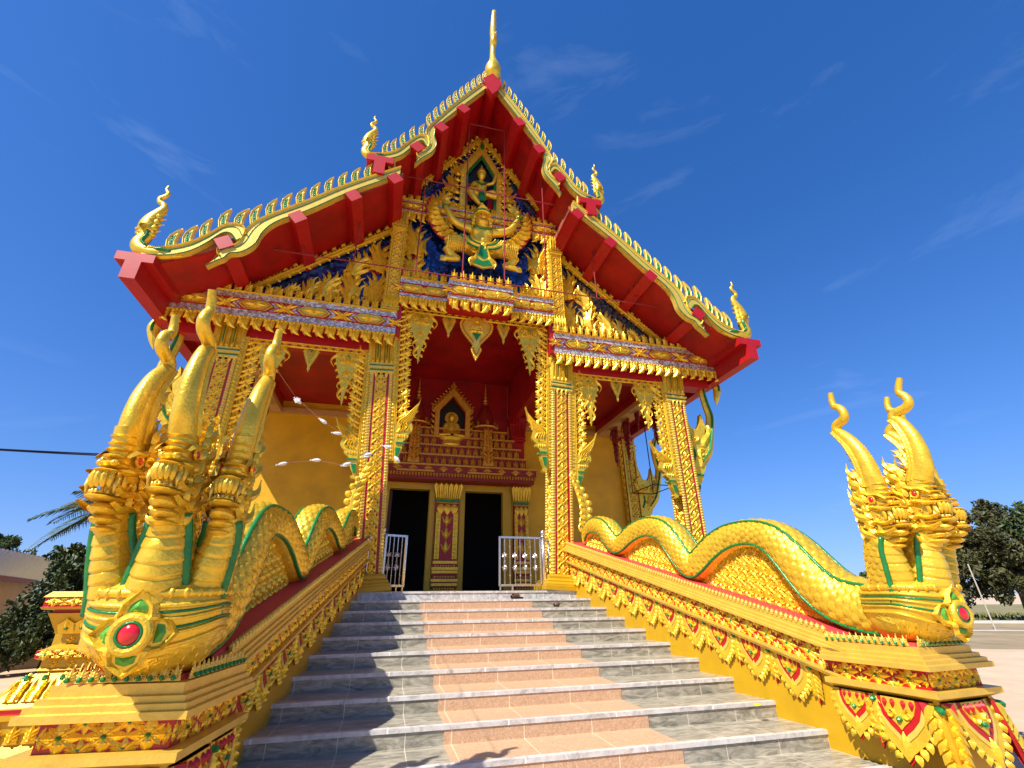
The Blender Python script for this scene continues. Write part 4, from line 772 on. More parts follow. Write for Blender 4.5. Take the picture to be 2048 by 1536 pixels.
for s in (-1, 1):
    m = MB(); m.box(*sorted((s*2.15, s*2.50)), -.26, .12, 6.62, 10.02); core = tb(m, 'pilaster', GOLD)
    m = MB(); mo = MB()
    for j in range(10): mo.put(MCELL, (0, 6.86+.255*j, .012), X3, Y3, Z3, 1, .8, .95)
    for u in (-.155, .155): 
        rib(mo, [(u, 6.7), (u, 9.4)], .045, .05)
        for z in np.arange(6.75, 9.4, .075): bead(mo, u, z, .026, .03, 0, .03)
    for z, w_ in ((9.38, .2), (9.46, .22)): plate(mo, [(-w_, z), (w_, z), (w_, z+.05), (-w_, z+.05)], .06)
    for u in (-.15, -.075, 0, .075, .15): plate(mo, [(u-.038, 9.52), (u+.038, 9.52), (u+.045, 9.85), (u, 10.05), (u-.045, 9.85)], .05); rib(mo, [(u, 9.52), (u, 10.02)], .04, .05, 0, False, .05)
    for z in (6.64, 6.72): plate(mo, [(-.22, z), (.22, z), (.22, z+.05), (-.22, z+.05)], .05)
    for j in range(5): leaf(mo, -.16+.08*j, 6.78, R(90), .4, .1, .06, 0, .03)
    m.put(mo, (s*2.325, -.262, 0), X3, Z3, -Y3)
    for sd in (-1, 1):
        r2 = MB()
        for z in np.arange(6.75, 9.9, .15): leaf(r2, .16, z, R(90), .2, .12, .05)
        m.put(r2, (s*2.325+sd*.176, -.262, 0), Y3, Z3, np.array([sd, 0, 0]))
    tb(m, 'pilaster_carving', G4, core)
# scrolling flames on the mosaic
def flames(lst, name):
    for s in (-1, 1):
        m = MB(); mo = MB()
        for (x, z, H, tilt, k) in lst: a = R(tilt); mo.put(MKAN[k], (x, z, .0), np.array([math.cos(a), math.sin(a), 0]), np.array([-math.sin(a), math.cos(a), 0]), Z3, H*1.08, 1.15)
        m.put(mo, (0, .07, 0), np.array([s, 0, 0]), Z3, -Y3); q = tb(m, name, G4)
side = [(2.80, 6.98, 1.0, 6, 0), (2.86, 8.0, 1.05, 6, 1), (3.45, 6.98, .95, 4, 1), (3.42, 7.75, .85, 16, 0), (4.05, 6.96, .85, 14, 0), (4.5, 6.95, .62, 24, 1), (4.95, 6.93, .45, 40, 0), (5.3, 6.9, .3, 55, 1), (3.75, 6.95, .5, -20, 0)]
flames(side, 'scrolling_flames')
mid = [(1.92, 7.78, 1.1, 4, 0), (1.88, 8.75, 1.2, -4, 1), (1.42, 7.78, .62, -18, 1), (1.70, 10.75, .5, 34, 1), (1.22, 10.8, .8, 14, 0), (.95, 11.5, .8, 8, 1), (.86, 12.3, .6, 14, 1), (1.0, 7.75, .35, -40, 0)]
flames(mid, 'scrolling_flames')
# --- fused figures (one continuous surface each)
def fuse(mb, vox, sm=2):
    me = bpy.data.meshes.new('tmp'); me.from_pydata([tuple(p) for p in mb.arr()], [], mb.f); o = bpy.data.objects.new('tmp', me); COL.objects.link(o)
    r = o.modifiers.new('r', 'REMESH'); r.mode = 'VOXEL'; r.voxel_size = vox; s = o.modifiers.new('s', 'SMOOTH'); s.iterations = sm; s.factor = .5
    dg = bpy.context.evaluated_depsgraph_get(); ev = o.evaluated_get(dg); m2 = ev.to_mesh(); out = MB()
    co = np.zeros(len(m2.vertices)*3); m2.vertices.foreach_get('co', co); out.add(co.reshape(-1, 3), [tuple(p.vertices) for p in m2.polygons]); ev.to_mesh_clear(); bpy.data.objects.remove(o); return out
yb = -.34
b = MB(); P = lambda x, z, dy=0.0: (x, yb-dy, z)
b.ell(P(0, 10.02, .12), (.20, .20, .24), 0, 14, 10); b.tube([P(0, 9.9, .08), P(0, 9.6, .06)], [.15, .18], .13, X3, 12); b.tube([P(0, 9.72), P(0, 9.55, .06), P(0, 9.35, .05), P(0, 9.15, .06), P(0, 8.95, .04)], [.30, .36, .30, .27, .33], [.16, .22, .2, .2, .2], X3, 16)
for s in (-1, 1):
    b.ell(P(s*.15, 9.55, .2), (.15, .08, .12), 0, 12, 8); b.ell(P(s*.36, 9.7, .04), (.15, .13, .14), 0, 10, 8)
    b.tube(crv([P(s*.34, 9.7, .04), P(s*.6, 9.72, .1), P(s*.84, 9.84, .14), P(s*1.0, 10.08, .16), P(s*1.11, 10.32, .14)], 4), lerp([.14, .125, .105, .095, .07], 17), None, Y3, 10)
    b.tube([P(s*1.11, 10.3, .14), P(s*1.13, 10.45, .13), P(s*1.1, 10.56, .12)], [.065, .075, .04], .05, Y3, 8)
    for k in range(4): b.tube([P(s*(1.05+.035*k), 10.5, .13), P(s*(1.02+.04*k), 10.62+.015*(k % 2), .16), P(s*(1.0+.035*k), 10.63, .21)], [.018, .017, .012], None, Y3, 6)
    b.tube([P(s*1.06, 10.42, .14), P(s*.99, 10.5, .17), P(s*1.0, 10.57, .2)], [.02, .018, .013], None, Y3, 6)
    b.tube(crv([P(s*.2, 8.95, .06), P(s*.5, 8.98, .18), P(s*.8, 8.92, .2), P(s*1.0, 8.82, .16)], 4), lerp([.22, .25, .24, .17], 13), None, Y3, 12)
    b.tube(crv([P(s*.98, 8.8, .16), P(s*.85, 8.56, .14), P(s*.66, 8.46, .16), P(s*.8, 8.38, .2), P(s*1.05, 8.37, .2)], 4), lerp([.15, .12, .085, .08, .08], 17), None, Y3, 10)
    for k in range(4): b.tube([P(s*1.0, 8.43-.05*k, .2), P(s*1.12, 8.43-.05*k, .22), P(s*1.18, 8.415-.05*k, .19)], [.028, .026, .018], None, Y3, 6)
b.ell(P(0, 9.96, .33), (.075, .09, .06), 0, 8, 6)
gar = tb(fuse(b, .026, 3), 'garuda_relief', GOLD, smooth=True)
for s in (-1, 1):                                          # wings
    m = MB()
    A = crv([(.40, 9.42), (.66, 9.55), (.95, 9.78), (1.18, 10.1), (1.30, 10.5)], 8); Bq = crv([(.55, 9.27), (.9, 9.27), (1.27, 9.48), (1.55, 9.98), (1.63, 10.5), (1.49, 10.96)], 7)
    mo = MB(); plate(mo, [tuple(p) for p in A]+[tuple(p) for p in Bq[::-1]], .04, 1); ctr_ = np.vstack([A, Bq]).mean(0); plate(mo, [tuple(ctr_+(p-ctr_)*1.06) for p in A]+[tuple(ctr_+(p-ctr_)*1.06) for p in Bq[::-1]], .02, 1)
    for i in range(11):
        t = i/10; a = A[int(t*(len(A)-1))]; e = Bq[int(t*(len(Bq)-1))]; mid_ = (a+e)/2+np.array([.05, -.07]); rib(mo, crv([a, mid_, e], 6), lerp([.10, .17, .17, .04], 13), .12, 0, False, .03)
        a2 = a+(e-a)*.1; e2 = a+(e-a)*.55; rib(mo, crv([a2, (a2+e2)/2+np.array([.03, -.03]), e2], 4), lerp([.09, .12, .02], 9), .09, 0, False, .09)
    m.put(mo, (0, -.19, 0), np.array([s, 0, 0]), Z3, -Y3)
    tb(m, 'wing', [GOLD, RED], gar)
m = MB(); mo = MB()                                          # crown, necklace, skirt, checked trousers
for k, (z, r) in enumerate(((10.18, .25), (10.25, .25), (10.33, .21), (10.42, .16), (10.5, .12), (10.58, .07))): m.lathe([(r, z), (r+.02, z+.03), (r-.01, z+.07)], (0, yb-.12), 14, [2 if k == 1 else 0]*2)
m.tube([(0, yb-.12, 10.6), (0, yb-.12, 10.72)], [.05, .008], None, X3, 8); tb(m, 'crown', G4, gar); m = MB()
for s in (-1, 1):
    for z in np.linspace(9.8, 10.3, 5): m.ell((s*(.23+.03*math.sin(z*9)), yb-.08, z), (.07, .07, .075), 0, 8, 6)
    m.tube([(s*1.11+.08*math.cos(t), yb-.14-.08*math.sin(t), 10.33) for t in np.linspace(0, 2*math.pi, 13)], .025, None, Z3, 6, 2)
    for k, (r, mm) in enumerate(((.34, 0), (.42, 2), (.50, 0), (.56, 3), (.62, 2))):
        m.tube([(s*r*1.05*math.cos(t), yb-.40+.10*(r-.3)-.02*k+.05*(1-math.sin(t)), 9.22-r*.85*math.sin(t)) for t in np.linspace(R(10), R(78), 10)], .038, .025, Y3, 6, mm)
    for i in range(-4, 6):
        u = .72+.055*i; m.tube([(s*(u+.02*math.sin(t)), yb-.19-.262*math.cos(t*.96), 8.91+.262*math.sin(t)) for t in np.linspace(-1.35, 1.35, 11)], .012, None, X3, 5)
    for t in np.linspace(-1.2, 1.2, 8): m.tube([(s*(.48+.5*q), yb-.19-(.265-.05*abs(q-.5))*math.cos(t)-.005, 8.92+(.25-.06*q)*math.sin(t)) for q in np.linspace(0, 1, 6)], .012, None, Z3, 5)
m.tube([(.25*math.cos(t), yb-.16-.1*abs(math.sin(t)), 9.74+.14*math.sin(t)) for t in np.linspace(math.pi*1.02, math.pi*1.98, 14)], .045, .03, Y3, 8, 2); m.tube([(.17*math.cos(t), yb-.2-.1*abs(math.sin(t)), 9.78+.1*math.sin(t)) for t in np.linspace(math.pi*1.02, math.pi*1.98, 14)], .03, .03, Y3, 8, 0)
plate(mo, [(-.10, 9.05), (.10, 9.05), (.20, 8.55), (.34, 8.2), (0, 8.1), (-.34, 8.2), (-.20, 8.55)], .06); plate(mo, [(-.06, 8.88), (.06, 8.88), (.14, 8.52), (0, 8.42), (-.14, 8.52)], .02, 2, .06); plate(mo, [(-.16, 8.4), (0, 8.32), (.16, 8.4), (.26, 8.24), (0, 8.17), (-.26, 8.24)], .02, 2, .06)
for s in (-1, 1): flame(mo, s*.15, 8.5, R(-60 if s > 0 else -120), .5, .14, .06, s, 0, .05); spiral(mo, s*.25, 8.7, .1, 1.2, .06, .05, s, 0, 0, .05); rib(mo, [(s*.1, 9.0), (s*.19, 8.55), (s*.32, 8.22)], .04, .03, 0, False, .06)
flame(mo, 0, 9.0, R(-90), .35, .14, .06, 1, 0, .06); bead(mo, 0, 9.1, .09, .06, 0, .04); m.put(mo, (0, yb-.30, 0), X3, Z3, -Y3); tb(m, 'skirt', G4, gar); m = MB()
for s in (-1, 1): m.ell((s*.075, yb-.345, 10.07), (.028, .02, .018), 1, 8, 6)
m.tube([(-.085, yb-.33, 9.885), (0, yb-.385, 9.875), (.085, yb-.33, 9.885)], .014, None, Z3, 6, 1)
tb(m, 'face_paint', G4, gar)
# niche with a seated deity
m = MB(); mo = MB()
for s in (-1, 1):
    plate(mo, [(s*.50, 10.7), (s*.66, 10.7), (s*.66, 12.35), (s*.50, 12.35)], .16); plate(mo, [(s*.42, 10.7), (s*.50, 10.7), (s*.50, 12.25), (s*.42, 12.25)], .12, 2)
    plate(mo, [(s*.72, 12.25), (s*.52, 12.25), (0, 13.25), (0, 13.6)], .18); rib(mo, [(s*.50, 12.2), (0, 13.15)], .07, .05, 2, False, .12)
    for t in np.linspace(0, 1, 8): flame(mo, s*(.72-.68*t), 12.3+1.25*t, R(90)-s*R(20), .34, .13, .07, s, 0, .08)
    for z in np.linspace(10.85, 12.2, 6): spiral(mo, s*.62, z, .09, 1.1, .06, .05, s, 0, 0, .14); flame(mo, s*.68, z, R(90)-s*R(40), .3, .11, .06, -s, 0, .08)
leaf(mo, 0, 13.35, R(90), .75, .30, .10, 0, .1); leaf(mo, 0, 13.45, R(90), .45, .14, .06, 2, .19)
m.put(mo, (0, .02, 0), X3, Z3, -Y3); nic = tb(m, 'niche', G4); m = MB(); m.prism([(-.42, 10.7), (.42, 10.7), (.42, 12.3), (0, 13.1), (-.42, 12.3)], .05, .084); tb(m, 'niche_back', BLACK, nic)
yb = -.06; b = MB()
b.ell(P(0, 12.26, .1), (.13, .13, .17), 0, 12, 9); b.tube([P(0, 12.15, .06), P(0, 11.98, .04)], [.07, .09], None, X3, 8); b.tube([P(0, 12.0, .03), P(0, 11.75, .07), P(0, 11.5, .06), P(0, 11.38, .06)], [.20, .18, .15, .19], [.1, .13, .11, .13], X3, 12)
b.tube(crv([P(-.2, 11.98, .03), P(-.3, 11.72, .08), P(-.22, 11.5, .2)], 4), .062, None, Y3, 8); b.tube(crv([P(.2, 11.98, .03), P(.38, 12.02, .1), P(.46, 12.32, .14)], 4), .058, None, Y3, 8); b.ell(P(.46, 12.38, .14), (.05, .04, .07), 0); b.ell(P(-.2, 11.48, .22), (.06, .05, .05), 0)
b.tube(crv([P(.1, 11.38, .08), P(.34, 11.42, .22), (.42, yb-.22, 11.3), (.1, yb-.28, 11.27)], 4), lerp([.12, .12, .1, .07], 13), None, Y3, 8); b.tube(crv([P(-.1, 11.38, .08), P(-.36, 11.38, .22), P(-.25, 11.1, .25), P(-.05, 10.85, .24)], 4), lerp([.12, .12, .1, .06], 13), None, Y3, 8); b.ell(P(-.0, 10.82, .28), (.07, .08, .04), 0)
de = tb(fuse(b, .022, 2), 'deity_figure', GOLD, smooth=True); m = MB(); m.lathe([(.15, 12.36), (.12, 12.44), (.05, 12.56), (.01, 12.72)], (0, yb-.1), 10, 0); m.tube([(-.17, yb-.13, 11.95), (0, yb-.22, 11.72), (.17, yb-.13, 11.95)], .035, None, Z3, 6, 2); m.lathe([(.19, 11.42), (.215, 11.47), (.19, 11.52)], (0, yb-.07), 12, 2, ey=.75); m.tube([(0, yb-.2, 11.42), (0, yb-.26, 11.2), (0, yb-.26, 11.0)], [.09, .1, .12], .02, X3, 6, 2)
m.prism([(-.46, 11.25), (-.28, 11.25), (-.26, 12.0), (-.40, 12.05)], .04, .05, 1); m.prism([(.22, 10.95), (.42, 10.95), (.42, 11.9), (.3, 11.9)], .04, .05, 1); tb(m, 'sash', G4, de)
# --- roofs, soffits, purlins
def slab(pts, t, y0, y1): return [(x, z) for x, z in pts]+[(x+.0, z+t) for x, z in reversed(pts)]
UP = [(0, 14.62), (1.05, 13.02), (1.75, 11.75), (2.2, 10.95), (2.8, 10.45), (3.3, 10.22)]; LOW = [(2.35, 10.0), (3.6, 8.93), (4.6, 8.08), (5.4, 7.3), (6.2, 6.68), (7.0, 6.25), (7.5, 6.08)]
for nm, pts in (('upper_roof', UP), ('lower_roof', LOW)):
    m = MB(); q = MB()
    for s in (-1, 1):
        pr = [(s*x, z) for x, z in pts]; m.prism(pr+[(x, z+.16) for x, z in reversed(pr)], -1.52, 24, 0)
        q.prism([(x, z-.05) for x, z in pr]+[(x, z-.003) for x, z in reversed(pr)], -1.50, 23.9, 0)
    o = tb(m, nm, TILE); tb(q, 'soffit', REDS, o)
def purlin(x, z, y0=-1.70, w=.30, h=.30, y1=.11, rot=0, nm='purlin'):
    m = MB(); m.box(-w/2, w/2, y0, y1, -h/2, h/2); c, s_ = math.cos(rot), math.sin(rot); m.map(lambda A: np.column_stack([x+A[:, 0]*c+A[:, 2]*s_, A[:, 1], z-A[:, 0]*s_+A[:, 2]*c])); tb(m, nm, RED)
for s in (-1, 1):
    for x, z, rt in ((.86, 13.06, .95), (1.46, 12.05, .95), (2.05, 11.05, .9), (2.52, 9.72, .75), (3.44, 8.88, .72), (4.55, 7.92, .72), (5.85, 6.88, .6)): purlin(s*x, z, rot=s*rt, y0=-1.72+.003*x)
    for x, z in ((2.95, 10.12), (7.28, 6.0)):
        m = MB(); m.box(s*x-.14, s*x+.14, -1.74, 23 if z < 8 else .3, z-.36, z+.06); m.box(s*x-.34, s*x+.34, -1.735, 23 if z < 8 else .3, z+.061, z+.26); tb(m, 'eave_purlin', RED)
m = MB(); m.prism([(-.30, 14.62), (0, 14.98), (.30, 14.62), (.16, 14.2), (0, 13.95), (-.16, 14.2)], -1.78, .12); tb(m, 'ridge_purlin', RED)
# --- bargeboards with fins
def fin_motif(sc=1.0):
    m = MB(); o = [(-.12, -.03), (.13, -.03), (.135, .16), (.18, .32), (.27, .50), (.12, .44), (-.02, .34), (-.10, .2)]
    plate(m, [(x*sc, z*sc) for x, z in o], .08, 0, -.04, True)
    for sd in (1, -1):
        t = MB(); plate(t, [(x*sc, z*sc) for x, z in [(-.045, .03), (.05, .03), (.06, .17), (.12, .33), (.03, .28), (-.03, .17)]], .006, 2, .04); rib(t, np.array([(-.085, 0), (-.075, .2), (.0, .33), (.12, .42), (.24, .48)])*sc, .035*sc, .02, 0, False, .04); rib(t, np.array([(.095, 0), (.10, .17), (.15, .32), (.24, .47)])*sc, .035*sc, .02, 0, False, .04)
        for z in (.08, .14, .2, .26): leaf(t, (.0+z*.12)*sc, z*sc, R(75), .06*sc, .045*sc, .012, 2, .045)
        m.put(t, (0, 0, 0), X3, Y3, sd*Z3)
    return m
FIN = fin_motif(1.05); fin_me = {}
def bargeboard(top, low, edge, fins, nm):
    T = crv(top, 6); Lw = crv(low, 6); poly = [tuple(p) for p in T]+[tuple(p) for p in Lw]
    for s in (-1, 1):
        m = MB(); pr = [(s*x, z) for x, z in poly]; m.prism(pr, -1.66, -1.50, 3)
        rb = MB(); P2 = np.array(pr+[pr[0]]); C = P2.mean(0)
        rib(rb, [(s*x, z) for x, z in Lw], .03, .02, 2); Lm = np.array([(s*x, z) for x, z in Lw]); 
        Tm = np.array([(s*x, z) for x, z in T]); k = min(len(Tm), len(Lm)); mid_ = [(Tm[int(i*(len(Tm)-1)/(k-1))]*.62+Lm[::-1][int(i*(len(Lm)-1)/(k-1))]*.38) for i in range(k)]
        rib(rb, Tm, .045, .035, 0); rib(rb, mid_, .022, .012, 2); m.put(rb, (0, -1.661, 0), X3, Z3, -Y3); o = tb(m, nm, G4)
        for j, (x, z, a) in enumerate(fins):
            if 'f' not in fin_me:
                q = MB(); q.put(FIN, (0, 0, 0), X3, Z3, -Y3); f0 = q.build('roof_fin', [GOLDL, RED, GRN, GOLDL], o); fin_me['f'] = f0
                ff = f0
            else: ff = fin_me['f'].copy(); COL.objects.link(ff); ff.parent = o
            kx = .74 if x > 2.3 and z < 10.3 else .62; ff.matrix_local = Matrix(((-s*math.cos(a)*kx, 0, 0, s*x), (0, 1, 0, -1.58+TOFF[1]), (math.sin(a)*kx, 0, 1, z), (0, 0, 0, 1)))
def fins_on(top, n, x0, x1):
    T = crv(top, 8); xs = np.linspace(x0, x1, n); o = np.argsort(T[:, 0]); zz = np.interp(xs, T[o, 0], T[o, 1]); sl = np.gradient(zz, xs); return [(x, z, math.atan(-g)*.85) for x, z, g in zip(xs, zz, sl)]
u_top = [(0.0, 15.0), (1.06, 13.36), (1.60, 12.38), (1.82, 11.95), (1.86, 11.7), (1.78, 11.5), (1.76, 11.25), (1.84, 11.05), (1.97, 10.96), (2.05, 10.88), (2.03, 10.76), (1.98, 10.70)]
u_low = [(2.08, 10.42), (1.99, 10.58), (1.90, 10.72), (1.64, 11.05), (1.56, 11.38), (1.64, 11.76), (1.53, 12.18), (1.0, 13.06), (0.0, 14.62)]
u2_top = [(1.72, 11.30), (1.84, 11.55), (2.02, 11.58), (2.28, 11.26), (2.56, 10.82), (2.9, 10.58), (3.25, 10.48)]; u2_low = [(3.22, 10.32), (2.85, 10.38), (2.48, 10.62), (2.2, 11.05), (2.04, 11.32), (1.92, 11.36), (1.82, 11.2)]
l_top = [(2.42, 10.22), (3.6, 9.28), (4.48, 8.46), (5.07, 7.94), (5.38, 7.62), (5.52, 7.33), (5.56, 7.05), (5.66, 6.88), (5.82, 6.84), (5.93, 6.76), (5.92, 6.62), (5.86, 6.54)]
l_low = [(6.06, 6.24), (5.90, 6.40), (5.78, 6.50), (5.70, 6.64), (5.48, 6.73), (5.28, 6.98), (5.18, 7.38), (4.94, 7.74), (4.38, 8.2), (3.5, 9.05), (2.42, 9.93)]
l2_top = [(5.48, 7.2), (5.64, 7.45), (5.93, 7.40), (6.2, 7.06), (6.5, 6.76), (6.9, 6.55), (7.25, 6.46)]; l2_low = [(7.25, 6.29), (6.8, 6.37), (6.45, 6.54), (6.2, 6.8), (5.96, 7.14), (5.8, 7.18), (5.66, 7.02)]
bargeboard(u_top, u_low, None, fins_on(u_top[:4], 10, .16, 1.74), 'bargeboard'); bargeboard(u2_top, u2_low, None, fins_on(u2_top[1:], 5, 1.95, 2.85), 'lower_bargeboard')
bargeboard(l_top, l_low, None, fins_on(l_top[:5], 11, 2.62, 5.42), 'bargeboard'); bargeboard(l2_top, l2_low, None, fins_on(l2_top[1:], 5, 5.72, 6.82), 'lower_bargeboard')
# naga-head roof finials and the ridge finial
def finial(x, z, s, k, label=None):
    m = MB(); Q = lambda a, c, dy=0: np.array([s*(x+a*k), -1.58+dy, z+c*k])
    m.tube([Q(a, c) for a, c in crv([(-.62, .02), (-.40, .02), (-.15, .0), (.1, .05), (.18, .2), (.12, .36), (.14, .5)], 4)], lerp([.01, .06, .10, .10, .09, .085, .09], 25)*k, lerp([.01, .10, .14, .15, .13, .12, .11], 25)*k, Y3, 10)
    m.tube([Q(a, c) for a, c in crv([(.10, .46), (.16, .62), (.13, .8), (.05, .98), (.0, 1.12), (.04, 1.22), (.12, 1.27), (.13, 1.36), (.06, 1.43), (.03, 1.52), (.09, 1.62), (.08, 1.74)], 4)], lerp([.09, .11, .10, .08, .06, .05, .045, .045, .04, .035, .025, .01], 45)*k, lerp([.14, .16, .13, .10, .075, .06, .05, .05, .045, .04, .03, .01], 45)*k, Y3, 8)
    for c, a in ((.44, .30), (.54, .33), (.60, .30)): m.tube([Q(.12, c+.02), Q(a*.8, c), Q(a, c-.03)], [.07*k, .06*k, .015*k], .035*k, Y3, 8)
    for sd in (-1, 1):
        m.ell(Q(.2, .66, sd*.075*k), (.03*k, .02*k, .03*k), 1, 8, 6); m.tube([Q(a, c, sd*.06*k) for a, c in crv([(.0, .1), (.1, .2), (.06, .36), (.08, .46)], 4)], .05*k, .03*k, Y3, 8, 2); m.tube([Q(a, c, sd*.075*k) for a, c in crv([(-.42, .05), (-.25, .06), (-.08, .04)], 4)], lerp([.01, .05, .01], 9)*k, .03*k, Y3, 8, 2)
    t = MB()
    for c, sz in ((.36, .26), (.50, .30), (.64, .30), (.80, .26)): flame(t, .04, c, R(122), sz, .16, .05, -1, both=True, amp=.8)
    for c in (.42, .56, .70): flame(t, .12, c, R(100), .26, .12, .06, 1, both=True, amp=.8, n0=0)
    for c, a in ((.1, 20), (.2, 35), (.3, 30)): leaf(t, .14, c, R(a), .2, .1, .05, 0, 0, True, .8)
    spiral(t, .12, .5, .08, 1.2, .04, .1, 1, 0, both=True); m.put(t, (s*x, -1.58, z), np.array([s, 0, 0]), Z3, -Y3, k, 1, 1, 1.8); tb(m, 'naga_finial', G4, smooth=True)
for s in (-1, 1): finial(7.22, 6.42, s, 1.08); finial(3.20, 10.46, s, .92)
m = MB(); pth = crv([(-1.56, 14.92), (-1.62, 15.15), (-1.64, 15.4), (-1.60, 15.7), (-1.56, 16.1), (-1.58, 16.6), (-1.68, 16.85), (-1.66, 17.1), (-1.60, 17.5), (-1.62, 18.0), (-1.72, 18.55)], 5)
m.tube([(.03, y, z) for y, z in pth], lerp([.14, .25, .26, .17, .10, .095, .12, .11, .115, .105, .08], len(pth)), lerp([.16, .28, .29, .22, .14, .13, .18, .15, .14, .12, .08], len(pth)), X3, 14); m.tube([(.03, -1.7, 16.85), (.03, -1.95, 16.78), (.03, -2.1, 16.66)], [.06, .045, .008], None, X3, 8); m.tube([(.03, -1.6, 16.72), (.03, -1.6, 16.80)], .105, .13, X3, 10, 1); tb(m, 'ridge_finial', [GOLD, BLACK], smooth=True)
# --- hall front wall, doors and crown
m = MB()
for x0, x1, z0, z1 in ((-7.05, -1.93, 0, 7.28), (-.55, .55, 0, 3.2), (1.93, 7.05, 0, 7.28), (-1.93, 1.93, 3.2, 7.28)): m.box(x0, x1, 5.0, 5.3, z0, z1)
for s in (-1, 1): m.box(*sorted((s*6.75, s*7.05)), 5.301, 23, 0, 6.3)
m.box(-6.7, 6.7, 22.7, 23, 0, 9); o_ = tb(m, 'wall', YEL); m = MB(); m.box(-2.09, 2.09, 4.985, 4.999, 3.4, 7.28); tb(m, 'red_panel', REDS, o_)
m = MB(); m.box(-6.74, 6.74, 5.31, 22.6, -.004, .01); m.box(-6.74, 6.74, 8.0, 8.1, .01, 6.0); m.box(-6.74, 6.74, 5.31, 8.0, 6.0, 6.05); tb(m, 'dark_interior', DARK)  # floor, partition and ceiling with the unlit hall's shade painted in
m = MB()
for s in (-1, 1):
    for xa, xb in ((.42, .58), (1.90, 2.2)): m.box(*sorted((s*xa, s*xb)), 4.93, 5.0, .02, 3.35)
    m.box(*sorted((s*.582, s*1.898)), 4.93, 5.0, 3.18, 3.35)
    m.box(*sorted((s*.578, s*.60)), 4.99, 5.25, .02, 3.18)
tb(m, 'door_frame', YELG)
m = MB()
for s in (-1,): m.box(-1.94, -1.80, 4.98, 5.9, .02, 3.1)
tb(m, 'door_leaf', mat('dark_red_wood', (.05, .008, .006), .5))
def post(x, w, z1, yf, nm):
    m = MB(); m.box(x-w*.5, x+w*.5, yf+.03, 5.0, .02, z1-.62); o = tb(m, nm, RED); m = MB(); mo = MB(); H = z1-.62
    for z, ww in ((.02, .58), (.22, .54), (.34, .56), (.58, .54), (.68, .56), (.86, .52)): plate(mo, [(-w*ww, z), (w*ww, z), (w*ww, z+.08), (-w*ww, z+.08)], .06)
    n = int(w/.085)
    for z in (.14, .48, .8):
        for j in range(n): bead(mo, -w*.45+(j+.5)*w*.9/n, z, .035, .03)
    for sg in (-1, 1):
        plate(mo, [(sg*w*.28, 1.0), (sg*w*.48, 1.0), (sg*w*.48, H-.3), (sg*w*.28, H-.3)], .03)
        for z in np.arange(1.06, H-.3, .12): bead(mo, sg*w*.38, z, .05, .03, 0, .03)
    k = int((H-1.3)/.42)
    for j in range(k): z = 1.15+j*.42; rib(mo, [(-w*.2, z+.3), (0, z), (w*.2, z+.3)], .05, .03); leaf(mo, 0, z+.05, R(90), .36, .13, .05); leaf(mo, -.05, z+.1, R(115), .22, .08, .04); leaf(mo, .05, z+.1, R(65), .22, .08, .04)
    for j in range(3): leaf(mo, (-.3+.3*j)*w, H-.05, R(-90), .34, .2*w/.6, .05, 0, .02)
    plate(mo, [(-w*.52, H), (w*.52, H), (w*.52, H+.12), (-w*.52, H+.12)], .05, 2); rib(mo, [(-w*.54, H), (w*.54, H)], .05, .06, 0, False, .04); rib(mo, [(-w*.54, H+.12), (w*.54, H+.12)], .05, .06, 0, False, .04)
    for j in range(6):
        u = (-.5+j/5)*w*.9; mo.add([(u-.05, H+.14, .03), (u+.05, H+.14, .03), (u*1.25+.065, z1-.08, .10), (u*1.25, z1+.02, .11), (u*1.25-.065, z1-.08, .10)], [(0, 1, 2, 3, 4)]); rib(mo, [(u, H+.14), (u*1.12, H+.4), (u*1.25, z1-.04)], .05, .05, 0 if j % 2 else 3, False, .06)
    m.put(mo, (x, yf+.03, 0), X3, Z3, -Y3); tb(m, 'carving', G4, o)
post(0, .74, 3.36, 4.80, 'door_post'); post(2.52, .5, 3.36, 4.80, 'door_post'); post(-2.52, .5, 3.36, 4.80, 'door_post')
for s in (-1, 1):
    m = MB(); m.box(*sorted((s*2.16, s*2.68)), 4.86, 5.0, 3.4, 5.0); mo = MB(); m.lathe([(.24, 5.0), (.30, 5.05), (.24, 5.1), (.30, 5.15), (.26, 5.2), (.30, 5.55), (.36, 5.85), (.36, 5.92)], (s*2.42, 4.95), sq=True)
    for j in range(5): rib(mo, [(-.2+.1*j, 5.2), (-.22+.11*j, 5.5), (-.3+.15*j, 5.88)], .07, .05)
    m.put(mo, (s*2.42, 4.64, 0), X3, Z3, -Y3); tb(m, 'wall_pilaster', [RED, RED])
    # corner pilasters of the hall
    m = MB(); m.box(*sorted((s*6.55, s*7.1)), 4.74, 5.0, 0, 5.5); o = tb(m, 'corner_pilaster', RED); m = MB()
    for j in range(18): m.put(MCELL, (s*6.825, 4.738, .6+.27*j), X3, Z3, -Y3); m.put(MCELL, (s*6.549, 4.87, .6+.27*j), Y3, Z3, np.array([-s, 0, 0]), 1, .7)
    mo = MB()
    for u in (-.22, .22): plate(mo, [(u-.04, 0), (u+.04, 0), (u+.04, 5.4), (u-.04, 5.4)], .03)
    for z in (4.95, 5.1): plate(mo, [(-.3, z), (.3, z), (.3, z+.06), (-.3, z+.06)], .06)
    m.put(mo, (s*6.825, 4.738, 0), X3, Z3, -Y3); tb(m, 'carving', G4, o)
